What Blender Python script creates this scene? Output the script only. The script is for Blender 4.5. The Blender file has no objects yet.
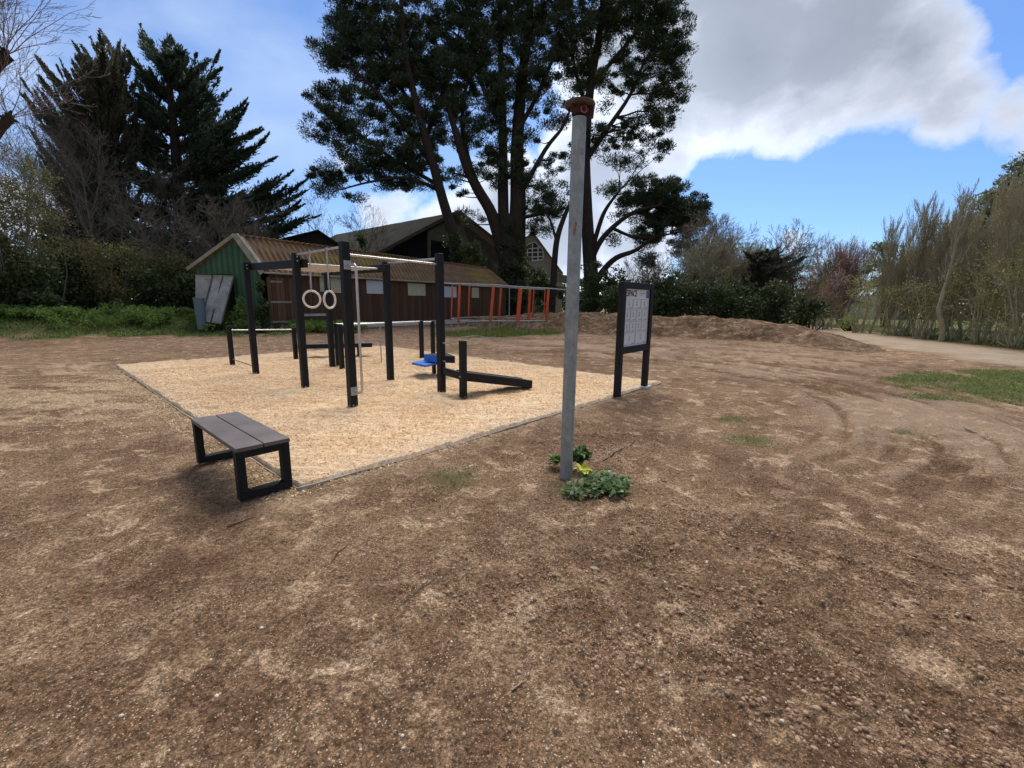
import bpy, math, random
import numpy as np
from mathutils import Vector, Matrix
PI = math.pi
rad = math.radians
random.seed(7)
RS = np.random.RandomState(11)
scene = bpy.context.scene
C = scene.collection

# ------------------------------------------------------------------ camera
FPX, PITCH, ROLL, EYE = 445.0, 10.35, -0.585, 1.6
def _rot():
    p, r = rad(PITCH), rad(ROLL)
    cp, sp = math.cos(p), math.sin(p)
    A = np.array([[1, 0, 0], [0, -sp, -cp], [0, cp, -sp]])
    c, s = math.cos(r), math.sin(r)
    return np.array([[c, s, 0], [-s, c, 0], [0, 0, 1]]) @ A
RC = _rot()
def ray(x, y):
    return RC.T @ np.array([(x - 512) / FPX, (y - 384) / FPX, 1.0])
def gp(x, y, z=0.0):
    d = ray(x, y)
    t = (z - EYE) / d[2]
    return Vector((d[0] * t, d[1] * t, z))
def on(x, y, Y):
    d = ray(x, y)
    t = Y / d[1]
    return Vector((d[0] * t, Y, EYE + d[2] * t))
def proj(P):
    v = RC @ (np.array(P) - [0, 0, EYE])
    return 512 + FPX * v[0] / v[2], 384 + FPX * v[1] / v[2]
def hz(x, y, P):
    lo, hi = -1.0, 60.0
    for _ in range(40):
        m = (lo + hi) / 2
        if proj((P[0], P[1], m))[1] > y: lo = m
        else: hi = m
    return m
cam_d = bpy.data.cameras.new('camera')
cam = bpy.data.objects.new('camera', cam_d)
C.objects.link(cam)
cam_d.sensor_width = 36; cam_d.lens = FPX / 1024 * 36
cam_d.clip_start = 0.05; cam_d.clip_end = 6000
M = Matrix.Identity(4)
for i in range(3):
    M[i][0] = RC[0][i]; M[i][1] = -RC[1][i]; M[i][2] = -RC[2][i]
M[2][3] = EYE
cam.matrix_world = M
scene.camera = cam
cy = scene.cycles; cy.max_bounces = 5; cy.diffuse_bounces = 3; cy.glossy_bounces = 2; cy.transmission_bounces = 3; cy.transparent_max_bounces = 4

# ------------------------------------------------------------------ noise
def _h(ix, iy, iz, seed):
    n = (ix * 374761393 + iy * 668265263 + iz * 2147483647 + seed * 144665) & 0xFFFFFFFF
    n = ((n ^ (n >> 13)) * 1274126177) & 0xFFFFFFFF
    n = ((n ^ (n >> 16)) * 2246822519) & 0xFFFFFFFF
    return ((n ^ (n >> 15)) & 0xFFFFFF) / float(0xFFFFFF)
def vnoise(x, y, seed=0):
    x = np.asarray(x, float); y = np.asarray(y, float)
    ix = np.floor(x).astype(np.int64); iy = np.floor(y).astype(np.int64)
    fx = x - ix; fy = y - iy
    fx = fx * fx * fx * (fx * (fx * 6 - 15) + 10); fy = fy * fy * fy * (fy * (fy * 6 - 15) + 10)
    z = np.zeros_like(ix)
    a = _h(ix, iy, z, seed); b = _h(ix + 1, iy, z, seed); c = _h(ix, iy + 1, z, seed); d = _h(ix + 1, iy + 1, z, seed)
    return (a + (b - a) * fx) * (1 - fy) + (c + (d - c) * fx) * fy
def fbm(x, y, o=4, seed=0, g=0.5):
    s = 0; a = 1; t = 0
    for i in range(o):
        s = s + a * vnoise(x * 2 ** i + 17.3 * i, y * 2 ** i - 9.1 * i, seed + i); t += a; a *= g
    return s / t          # 0..1
def sstep(a, b, x):
    t = np.clip((x - a) / (b - a), 0, 1)
    return t * t * (3 - 2 * t)

# ------------------------------------------------------------------ materials
class NT:
    def __init__(s, name):
        s.m = bpy.data.materials.new(name); s.m.use_nodes = True
        s.t = s.m.node_tree; s.t.nodes.clear()
        s.out = s.n('ShaderNodeOutputMaterial')
        s.b = s.n('ShaderNodeBsdfPrincipled')
        s.l(s.b.outputs[0], s.out.inputs[0])
        s.b.inputs['Specular IOR Level'].default_value = 0.25
        s.geo = None
    def n(s, k, **kw):
        x = s.t.nodes.new(k)
        for a, v in kw.items(): setattr(x, a, v)
        return x
    def l(s, a, b): s.t.links.new(a, b)
    def pos(s):
        if not s.geo: s.geo = s.n('ShaderNodeTexCoord')
        return s.geo.outputs['Object']
    def wpos(s):
        return s.n('ShaderNodeNewGeometry').outputs['Position']
    def mapv(s, v, scale, rot=(0, 0, 0)):
        m = s.n('ShaderNodeMapping'); m.inputs['Scale'].default_value = scale; m.inputs['Rotation'].default_value = rot
        s.l(v, m.inputs[0]); return m.outputs[0]
    def noise(s, v, scale, detail=5, rough=0.55, dist=0):
        x = s.n('ShaderNodeTexNoise'); x.inputs['Scale'].default_value = scale
        x.inputs['Detail'].default_value = detail; x.inputs['Roughness'].default_value = rough
        x.inputs['Distortion'].default_value = dist
        s.l(v, x.inputs['Vector']); return x.outputs[0]
    def vor(s, v, scale, out='Distance', feature='F1'):
        x = s.n('ShaderNodeTexVoronoi'); x.feature = feature; x.inputs['Scale'].default_value = scale
        s.l(v, x.inputs['Vector']); return x.outputs[out]
    def ramp(s, f, stops):
        x = s.n('ShaderNodeValToRGB'); e = x.color_ramp.elements
        while len(e) < len(stops): e.new(0.5)
        for i, (p, c) in enumerate(stops):
            e[i].position = p; e[i].color = (c, c, c, 1) if isinstance(c, (int, float)) else (*c, 1)
        s.l(f, x.inputs[0]); return x.outputs[0]
    def mix(s, f, a, b, mode='MIX'):
        x = s.n('ShaderNodeMix'); x.data_type = 'RGBA'; x.blend_type = mode
        for sock, v in ((x.inputs[0], f), (x.inputs[6], a), (x.inputs[7], b)):
            if hasattr(v, 'links'): s.l(v, sock)
            elif isinstance(v, (int, float)): sock.default_value = v if sock == x.inputs[0] else (v, v, v, 1)
            else: sock.default_value = (*v, 1)
        return x.outputs[2]
    def math(s, op, a, b=0.0, clamp=False):
        x = s.n('ShaderNodeMath'); x.operation = op; x.use_clamp = clamp
        for sock, v in ((x.inputs[0], a), (x.inputs[1], b)):
            if hasattr(v, 'links'): s.l(v, sock)
            else: sock.default_value = v
        return x.outputs[0]
    def attr(s, name, out='Fac'):
        x = s.n('ShaderNodeAttribute'); x.attribute_name = name; return x.outputs[out]
    def bump(s, h, dist, strength=1.0, prev=None):
        x = s.n('ShaderNodeBump'); x.inputs['Distance'].default_value = dist; x.inputs['Strength'].default_value = strength
        s.l(h, x.inputs['Height'])
        if prev: s.l(prev, x.inputs['Normal'])
        return x.outputs[0]
    def fin(s, col, rough=0.8, normal=None, metal=0.0, spec=None):
        if hasattr(col, 'links'): s.l(col, s.b.inputs['Base Color'])
        else: s.b.inputs['Base Color'].default_value = (*col, 1)
        if hasattr(rough, 'links'): s.l(rough, s.b.inputs['Roughness'])
        else: s.b.inputs['Roughness'].default_value = rough
        s.b.inputs['Metallic'].default_value = metal
        if spec is not None: s.b.inputs['Specular IOR Level'].default_value = spec
        if normal: s.l(normal, s.b.inputs['Normal'])
        return s.m

def simple(name, c1, c2, scale=4, rough=0.8, bump=0.0, stretch=(1, 1, 1), metal=0.0, fine=60, spec=None):
    t = NT(name); v = t.mapv(t.pos(), stretch)
    a = t.noise(v, scale, 6, 0.6)
    f = t.noise(v, fine, 4, 0.6)
    col = t.mix(t.ramp(a, [(0.3, 0.0), (0.7, 1.0)]), c1, c2)
    col = t.mix(0.5, col, t.ramp(f, [(0.3, 0.55), (0.7, 1.25)]), 'MULTIPLY')
    nn = t.bump(f, bump, 1.0) if bump else None
    return t.fin(col, rough, nn, metal, spec)

def leafmat(name, dark, light, dead=None, rough=0.6, trans=0.25):
    t = NT(name)
    v = t.attr('v')
    stops = [(0.0, dark), (0.85, light)]
    if dead: stops.append((1.0, dead))
    col = t.ramp(v, stops)
    t.fin(col, rough, spec=0.3)
    tr = t.n('ShaderNodeBsdfTranslucent'); t.l(col, tr.inputs[0])
    mx = t.n('ShaderNodeMixShader'); mx.inputs[0].default_value = trans
    t.l(t.b.outputs[0], mx.inputs[1]); t.l(tr.outputs[0], mx.inputs[2]); t.l(mx.outputs[0], t.out.inputs[0])
    return t.m

MT = {}
def soil_nodes(t, P):
    big = t.noise(P, 0.9, 5, 0.62)
    mid = t.noise(P, 3.7, 6, 0.68, 0.4)
    fine = t.noise(P, 34, 5, 0.72)
    base = t.mix(t.ramp(big, [(0.38, 0.0), (0.62, 1.0)]), (0.205, 0.115, 0.062), (0.335, 0.208, 0.118))
    base = t.mix(t.ramp(mid, [(0.42, 0.0), (0.52, 0.25), (0.58, 0.9)]), base, (0.43, 0.280, 0.165))
    pale = t.math('MULTIPLY', t.ramp(mid, [(0.555, 0.0), (0.585, 1.0)]), t.ramp(t.noise(P, 1.7, 3, 0.5), [(0.46, 0.0), (0.54, 1.0)]))
    base = t.mix(t.math('MULTIPLY', pale, 0.6), base, (0.70, 0.49, 0.315))
    base = t.mix(0.85, base, t.ramp(fine, [(0.36, 0.40), (0.47, 0.90), (0.53, 1.05), (0.64, 1.62)]), 'MULTIPLY')
    vc = t.vor(P, 125, 'Color'); sep = t.n('ShaderNodeSeparateColor'); t.l(vc, sep.inputs[0])
    base = t.mix(0.8, base, t.ramp(sep.outputs[0], [(0.0, 0.42), (0.6, 1.0), (1.0, 1.6)]), 'MULTIPLY')
    sel = t.math('MULTIPLY', t.math('MULTIPLY', t.math('GREATER_THAN', sep.outputs[1], 0.87), t.math('LESS_THAN', t.vor(P, 125, 'Distance'), 0.42)), t.ramp(t.noise(P, 2.3, 4, 0.6), [(0.40, 0.35), (0.56, 1.0)]))
    base = t.mix(sel, base, (0.84, 0.66, 0.44))
    sp3 = t.n('ShaderNodeSeparateColor'); vd3 = t.vor(P, 27, 'Distance'); t.l(t.vor(P, 27, 'Color'), sp3.inputs[0])
    dk = t.math('MULTIPLY', t.math('GREATER_THAN', sp3.outputs[1], 0.84), t.math('LESS_THAN', vd3, 0.30))
    base = t.mix(t.math('MULTIPLY', dk, 0.55), base, (0.08, 0.046, 0.028))
    n1 = t.bump(t.noise(P, 9, 6, 0.75), 0.07, 1.0)
    n3 = t.bump(fine, 0.028, 1.0, n1)
    return base, n3
def make_ground_mat():
    t = NT('soil'); P = t.wpos()
    base, nn = soil_nodes(t, P)
    # tyre streaks, dry pale traces, spilled chips, track and turf: fixed to the ground by vertex masks
    stre = t.attr('streak')
    base = t.mix(stre, base, t.mix(0.5, (0.50, 0.365, 0.25), base, 'MIX'))
    dkm = t.attr('damp')
    base = t.mix(dkm, base, t.mix(1.0, base, (0.62, 0.57, 0.53), 'MULTIPLY'))
    chips = t.math('MULTIPLY', t.attr('chips'), t.ramp(t.noise(P, 26, 5, 0.7), [(0.42, 0.15), (0.6, 1.0)]))
    base = t.mix(chips, base, (0.76, 0.56, 0.34))
    rd = t.noise(P, 1.2, 6, 0.6)
    rc = t.mix(t.ramp(rd, [(0.3, 0.0), (0.7, 1.0)]), (0.37, 0.28, 0.19), (0.50, 0.395, 0.28))
    base = t.mix(t.attr('road'), base, rc)
    gn = t.noise(P, 5, 6, 0.7)
    gc = t.mix(t.ramp(gn, [(0.35, 0.0), (0.65, 1.0)]), (0.05, 0.075, 0.02), (0.16, 0.15, 0.06))
    gm = t.attr('grass')
    base = t.mix(gm, base, gc)
    return t.fin(base, 0.95, nn, spec=0.15)
MT['soil'] = make_ground_mat()
def make_bank_mat():
    t = NT('bank_soil'); P = t.wpos()
    base, nn = soil_nodes(t, P)
    clod = t.noise(P, 2.2, 6, 0.7)
    base = t.mix(t.ramp(clod, [(0.46, 1.0), (0.62, 0.1)]), base, t.mix(1.0, base, (0.50, 0.47, 0.44), 'MULTIPLY'))
    gm = t.math('MULTIPLY', t.ramp(t.noise(P, 1.4, 5, 0.6), [(0.56, 0.0), (0.68, 1.0)]), 0.45)
    base = t.mix(gm, base, (0.13, 0.12, 0.05))
    return t.fin(base, 0.95, nn, spec=0.15)
MT['bank'] = make_bank_mat()
def make_chip_mat():
    t = NT('woodchip'); P = t.wpos()
    a = t.noise(P, 1.1, 5, 0.6); f = t.noise(P, 9, 7, 0.75)
    st = t.mapv(P, (42, 110, 60), (0, 0, 0.5)); v1 = t.vor(st, 1.0, 'Color'); s1 = t.n('ShaderNodeSeparateColor'); t.l(v1, s1.inputs[0]); rip = t.noise(t.mapv(P, (2.2, 7, 4), (0, 0, 0.1)), 1.0, 5, 0.7, 0.4)
    st2 = t.mapv(P, (115, 40, 60), (0, 0, 0.2)); v2 = t.vor(st2, 1.0, 'Color'); s2 = t.n('ShaderNodeSeparateColor'); t.l(v2, s2.inputs[0])
    col = t.mix(t.ramp(a, [(0.35, 0.0), (0.65, 1.0)]), (0.82, 0.53, 0.295), (0.93, 0.685, 0.42))
    col = t.mix(0.85, col, t.ramp(f, [(0.34, 0.66), (0.46, 0.93), (0.56, 1.05), (0.7, 1.12)]), 'MULTIPLY')
    col = t.mix(0.6, col, t.ramp(s1.outputs[0], [(0.0, 0.6), (0.4, 0.95), (1.0, 1.3)]), 'MULTIPLY')
    col = t.mix(0.5, col, t.ramp(s2.outputs[1], [(0.0, 0.65), (0.4, 0.95), (1.0, 1.3)]), 'MULTIPLY')
    col = t.mix(0.7, col, t.mix(t.ramp(rip, [(0.36, 1.0), (0.50, 0.0)]), (1.04, 1.04, 1.04), (0.82, 0.70, 0.58)), 'MULTIPLY')
    edge = t.math('MULTIPLY', t.attr('edge'), t.ramp(t.noise(P, 8, 6, 0.7), [(0.4, 0.2), (0.6, 1.0)]))
    col = t.mix(t.math('MULTIPLY', edge, 0.7), col, (0.60, 0.52, 0.42))
    n1 = t.bump(t.noise(P, 7, 7, 0.75), 0.05, 0.9)
    n2 = t.bump(s1.outputs[0], 0.012, 0.8, n1)
    n3 = t.bump(s2.outputs[1], 0.010, 0.8, n2)
    return t.fin(col, 0.9, n3, spec=0.15)
MT['chip'] = make_chip_mat()
MT['black_wood'] = simple('black_recycled_post', (0.006, 0.007, 0.008), (0.014, 0.015, 0.017), 5, 0.55, 0.002, (6, 6, 1), fine=50, spec=0.22)
MT['bench_plank'] = simple('brown_composite_plank', (0.100, 0.082, 0.072), (0.175, 0.145, 0.130), 3, 0.55, 0.001, (1, 1, 1), fine=90, spec=0.4)
MT['steel'] = simple('stainless_tube', (0.46, 0.45, 0.43), (0.58, 0.57, 0.55), 8, 0.38, 0.0, metal=0.75, fine=80)
def make_galv():
    t = NT('galvanised'); P = t.pos()
    v = t.vor(t.mapv(P, (1, 1, 0.6)), 30, 'Color'); s = t.n('ShaderNodeSeparateColor'); t.l(v, s.inputs[0])
    f = t.noise(P, 9, 8, 0.7)
    col = t.mix(t.ramp(f, [(0.3, 0.0), (0.7, 1.0)]), (0.21, 0.235, 0.235), (0.36, 0.39, 0.38))
    col = t.mix(0.4, col, t.ramp(s.outputs[0], [(0, 0.75), (1, 1.2)]), 'MULTIPLY')
    w = t.noise(t.mapv(P, (40, 40, 1.2)), 1.0, 5, 0.6)
    col = t.mix(t.ramp(w, [(0.52, 0.0), (0.70, 0.5)]), col, (0.44, 0.44, 0.40))
    rust = t.math('MULTIPLY', t.ramp(t.noise(P, 16, 6, 0.7), [(0.60, 0.0), (0.68, 0.55)]), 1.0)
    col = t.mix(rust, col, (0.14, 0.10, 0.07))
    return t.fin(col, t.ramp(f, [(0, 0.45), (1, 0.7)]), t.bump(f, 0.002), 0.35)
MT['galv'] = make_galv()
MT['galv_dull'] = simple('dull_galvanised', (0.25, 0.26, 0.26), (0.42, 0.43, 0.42), 6, 0.6, 0.0, metal=0.2)
MT['rust'] = simple('red_rust', (0.035, 0.017, 0.016), (0.09, 0.030, 0.028), 14, 0.8, 0.004)
MT['flange'] = simple('weathered_flange', (0.075, 0.055, 0.048), (0.15, 0.12, 0.10), 14, 0.8, 0.004)
MT['red_paint'] = simple('faded_red_paint', (0.25, 0.09, 0.085), (0.34, 0.15, 0.14), 30, 0.7)
MT['ring'] = simple('cream_ring', (0.78, 0.70, 0.58), (0.86, 0.80, 0.70), 8, 0.5)
MT['strap'] = simple('grey_strap', (0.40, 0.39, 0.37), (0.52, 0.50, 0.47), 30, 0.7)
MT['blue'] = simple('blue_rubber', (0.03, 0.15, 0.52), (0.05, 0.20, 0.62), 10, 0.6, 0.002)
MT['panel'] = simple('grey_white_panel', (0.66, 0.67, 0.68), (0.72, 0.73, 0.74), 2, 0.35)
MT['ink'] = simple('dark_ink', (0.03, 0.03, 0.035), (0.05, 0.05, 0.055), 5, 0.5)
MT['ink_soft'] = simple('grey_ink', (0.27, 0.28, 0.30), (0.36, 0.37, 0.39), 40, 0.5)
MT['logo_blue'] = simple('muted_blue_ink', (0.08, 0.16, 0.26), (0.12, 0.22, 0.34), 20, 0.5)
MT['kerb'] = simple('kerb_board', (0.19, 0.16, 0.13), (0.50, 0.43, 0.34), 2.5, 0.9, 0.01, fine=25)
MT['concrete'] = simple('pale_concrete', (0.46, 0.43, 0.38), (0.60, 0.57, 0.51), 12, 0.9, 0.004)
MT['fabric'] = simple('pale_membrane', (0.48, 0.44, 0.38), (0.62, 0.58, 0.52), 12, 0.9, 0.004)
MT['bark'] = simple('pine_bark', (0.020, 0.016, 0.013), (0.052, 0.040, 0.032), 3, 0.95, 0.04, (3, 3, 0.8), fine=12)
MT['bark_grey'] = simple('grey_bark', (0.10, 0.085, 0.068), (0.20, 0.17, 0.14), 3, 0.95, 0.01, (3, 3, 1), fine=14)
MT['bark_pale'] = simple('pale_bark', (0.25, 0.235, 0.155), (0.40, 0.37, 0.25), 3, 0.95, 0.01, (3, 3, 1), fine=14)
MT['bark_tan'] = simple('tan_twig', (0.28, 0.25, 0.17), (0.44, 0.40, 0.28), 3, 0.95, 0.01, (3, 3, 1), fine=14)
MT['bark_purple'] = simple('purplish_twig', (0.16, 0.12, 0.13), (0.26, 0.20, 0.21), 3, 0.95)
MT['bark_red'] = simple('reddish_twig', (0.22, 0.13, 0.12), (0.34, 0.21, 0.19), 3, 0.95)
MT['bark_dark'] = simple('dark_bark', (0.028, 0.022, 0.019), (0.058, 0.046, 0.040), 3, 0.95, 0.02, fine=14)
MT['pine_leaf'] = leafmat('pine_needles', (0.020, 0.036, 0.018), (0.062, 0.096, 0.044), trans=0.2)
MT['cyp_leaf'] = leafmat('cypress_fronds', (0.020, 0.040, 0.028), (0.070, 0.110, 0.072), trans=0.2)
MT['cyp_leaf2'] = leafmat('olive_cypress_fronds', (0.045, 0.055, 0.036), (0.125, 0.130, 0.088), trans=0.2)
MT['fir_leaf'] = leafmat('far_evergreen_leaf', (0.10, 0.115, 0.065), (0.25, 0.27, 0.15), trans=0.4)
MT['hedge_leaf'] = leafmat('dark_hedge_leaf', (0.025, 0.042, 0.015), (0.085, 0.120, 0.040), (0.18, 0.18, 0.08), trans=0.3)
MT['olive_leaf'] = leafmat('olive_leaf', (0.080, 0.082, 0.030), (0.24, 0.215, 0.08), (0.32, 0.24, 0.12), trans=0.45)
MT['lime_leaf'] = leafmat('young_yellow_green_leaf', (0.18, 0.185, 0.07), (0.44, 0.43, 0.17), (0.46, 0.38, 0.22), trans=0.5)
MT['bright_leaf'] = leafmat('bright_green_leaf', (0.13, 0.19, 0.035), (0.32, 0.42, 0.09), trans=0.35)
MT['haze_leaf'] = leafmat('sparse_bud_leaf', (0.24, 0.22, 0.10), (0.46, 0.42, 0.20), trans=0.5)
MT['red_leaf'] = leafmat('red_bud_leaf', (0.36, 0.21, 0.19), (0.58, 0.40, 0.35), trans=0.5)
MT['weed_leaf'] = leafmat('weed_leaf', (0.065, 0.12, 0.024), (0.24, 0.34, 0.08), (0.36, 0.36, 0.15), trans=0.45)
MT['grass_leaf'] = leafmat('grass_blade', (0.09, 0.13, 0.025), (0.27, 0.32, 0.085), (0.42, 0.36, 0.19), trans=0.4)
MT['fresh_leaf'] = leafmat('fresh_green_leaf', (0.04, 0.09, 0.025), (0.16, 0.27, 0.08), (0.32, 0.40, 0.2), 0.45, 0.4)
MT['pale_leaf'] = leafmat('pale_underside_leaf', (0.16, 0.21, 0.12), (0.34, 0.40, 0.27), (0.5, 0.52, 0.4), 0.5, 0.2)
MT['yellow_leaf'] = leafmat('yellow_leaf', (0.42, 0.44, 0.04), (0.62, 0.60, 0.08), None, 0.5, 0.2)
MT['stem'] = simple('green_stem', (0.14, 0.17, 0.06), (0.26, 0.28, 0.12), 8, 0.6)
MT['dry_stick'] = simple('dry_stick', (0.28, 0.20, 0.13), (0.46, 0.36, 0.26), 8, 0.9)
def make_planks(name, c1, c2, w, axis_rot=0):
    t = NT(name); P = t.pos()
    s = t.n('ShaderNodeSeparateXYZ'); t.l(P, s.inputs[0])
    k = t.math('MULTIPLY', s.outputs[0], 1 / w)
    fr = t.math('FRACT', k); fl = t.math('FLOOR', k)
    wn = t.n('ShaderNodeTexWhiteNoise'); wn.noise_dimensions = '1D'; t.l(fl, wn.inputs['W'])
    gr = t.noise(t.mapv(P, (14, 14, 0.8)), 1.5, 6, 0.65)
    col = t.mix(t.ramp(gr, [(0.3, 0), (0.7, 1)]), c1, c2)
    col = t.mix(0.8, col, t.ramp(wn.outputs[0], [(0, 0.62), (1, 1.3)]), 'MULTIPLY')
    gap = t.math('LESS_THAN', fr, 0.07)
    col = t.mix(gap, col, (0.01, 0.008, 0.006))
    return t.fin(col, 0.85, t.bump(t.math('SUBTRACT', 1.0, gap), 0.02, 0.8))
MT['brown_planks'] = make_planks('brown_stained_planks', (0.062, 0.033, 0.018), (0.125, 0.070, 0.040), 0.16)
MT['door_planks'] = make_planks('door_planks', (0.085, 0.043, 0.024), (0.165, 0.09, 0.052), 0.22)
def make_ribs(name, c1, c2, w, moss=None, rust=None, amp=0.03):
    t = NT(name); P = t.pos()
    s = t.n('ShaderNodeSeparateXYZ'); t.l(P, s.inputs[0])
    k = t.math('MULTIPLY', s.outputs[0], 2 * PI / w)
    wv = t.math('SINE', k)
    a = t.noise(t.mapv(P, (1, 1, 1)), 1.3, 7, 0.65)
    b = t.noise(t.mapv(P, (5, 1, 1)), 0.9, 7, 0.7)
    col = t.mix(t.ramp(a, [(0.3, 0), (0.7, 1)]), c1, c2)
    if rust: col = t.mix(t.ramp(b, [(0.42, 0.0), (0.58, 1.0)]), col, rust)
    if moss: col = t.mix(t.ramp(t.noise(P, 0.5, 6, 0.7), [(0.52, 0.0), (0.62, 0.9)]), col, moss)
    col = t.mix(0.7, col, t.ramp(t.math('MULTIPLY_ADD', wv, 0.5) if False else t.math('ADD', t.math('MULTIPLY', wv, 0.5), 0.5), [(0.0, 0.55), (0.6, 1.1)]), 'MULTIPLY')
    return t.fin(col, 0.85, t.bump(wv, amp, 1.0))
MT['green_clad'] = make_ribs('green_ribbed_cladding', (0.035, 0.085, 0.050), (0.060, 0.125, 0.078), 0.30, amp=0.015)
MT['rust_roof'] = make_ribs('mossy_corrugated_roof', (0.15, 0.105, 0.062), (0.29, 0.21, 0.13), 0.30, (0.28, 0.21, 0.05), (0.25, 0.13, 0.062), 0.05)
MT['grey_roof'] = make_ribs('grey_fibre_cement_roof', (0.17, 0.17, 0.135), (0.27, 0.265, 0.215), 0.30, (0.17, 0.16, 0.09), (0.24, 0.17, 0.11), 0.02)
MT['dark_roof'] = simple('dark_roof', (0.030, 0.019, 0.018), (0.045, 0.038, 0.034), 3, 0.9)
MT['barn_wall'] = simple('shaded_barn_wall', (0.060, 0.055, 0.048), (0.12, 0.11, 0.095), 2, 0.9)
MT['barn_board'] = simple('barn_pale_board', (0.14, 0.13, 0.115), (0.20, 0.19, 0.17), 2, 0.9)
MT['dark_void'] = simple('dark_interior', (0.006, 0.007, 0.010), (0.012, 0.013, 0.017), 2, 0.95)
MT['barge'] = simple('lichened_barge_board', (0.19, 0.18, 0.14), (0.38, 0.36, 0.28), 3, 0.9)
MT['white_board'] = simple('weathered_white_board', (0.40, 0.40, 0.36), (0.56, 0.56, 0.50), 2, 0.8)
MT['white_cool'] = simple('cool_white_board', (0.48, 0.52, 0.54), (0.58, 0.62, 0.64), 2, 0.8)
MT['yellow_board'] = simple('yellowed_board', (0.40, 0.38, 0.25), (0.52, 0.50, 0.34), 2, 0.8)
MT['grey_sheet'] = simple('grey_stained_sheet', (0.22, 0.22, 0.21), (0.40, 0.40, 0.38), 2.2, 0.8, fine=14)
MT['sheet_edge'] = simple('dark_batten', (0.05, 0.05, 0.05), (0.10, 0.10, 0.10), 4, 0.8)
MT['bin'] = simple('blue_grey_plastic', (0.10, 0.14, 0.17), (0.15, 0.19, 0.23), 3, 0.6)
MT['orange'] = simple('orange_red_padding', (0.52, 0.085, 0.035), (0.62, 0.12, 0.05), 4, 0.6)
MT['render_wall'] = simple('grey_render', (0.30, 0.30, 0.28), (0.42, 0.41, 0.38), 2, 0.9)
MT['glass'] = NT('dark_window_glass').fin((0.03, 0.04, 0.045), 0.15, spec=0.6)
MT['white_frame'] = simple('white_window_frame', (0.62, 0.63, 0.62), (0.72, 0.73, 0.72), 3, 0.6)
MT['pebble'] = None

# ------------------------------------------------------------------ object helpers
def link(o):
    C.objects.link(o); return o
def wloc(o):
    v = Vector(o.location)
    while o.parent: o = o.parent; v += Vector(o.location)
    return v
def wmat(o):
    m = o.matrix_basis.copy()
    while o.parent: o = o.parent; m = o.matrix_basis @ m
    return m
def tag(o, label=None, cat=None, group=None, kind=None):
    if label: o['label'] = label
    if cat: o['category'] = cat
    if group: o['group'] = group
    if kind: o['kind'] = kind
    return o
def thing(name, label, cat, loc, group=None):
    o = link(bpy.data.objects.new(name, None)); o.location = loc; o.empty_display_size = 0.2
    return tag(o, label, cat, group)
def finish(name, me, mat, parent=None, origin=None, smooth=False, bevel=0):
    o = link(bpy.data.objects.new(name, me))
    if parent is not None: o.parent = parent; me.transform(wmat(parent).inverted())
    elif origin is not None: o.location = Vector(origin); me.transform(Matrix.Translation(-Vector(origin)))
    me.materials.append(mat)
    if smooth:
        me.polygons.foreach_set('use_smooth', [True] * len(me.polygons))
    if bevel:
        b = o.modifiers.new('bevel', 'BEVEL'); b.width = bevel; b.segments = 2; b.limit_method = 'ANGLE'; b.angle_limit = rad(40)
    me.update()
    return o
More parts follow.
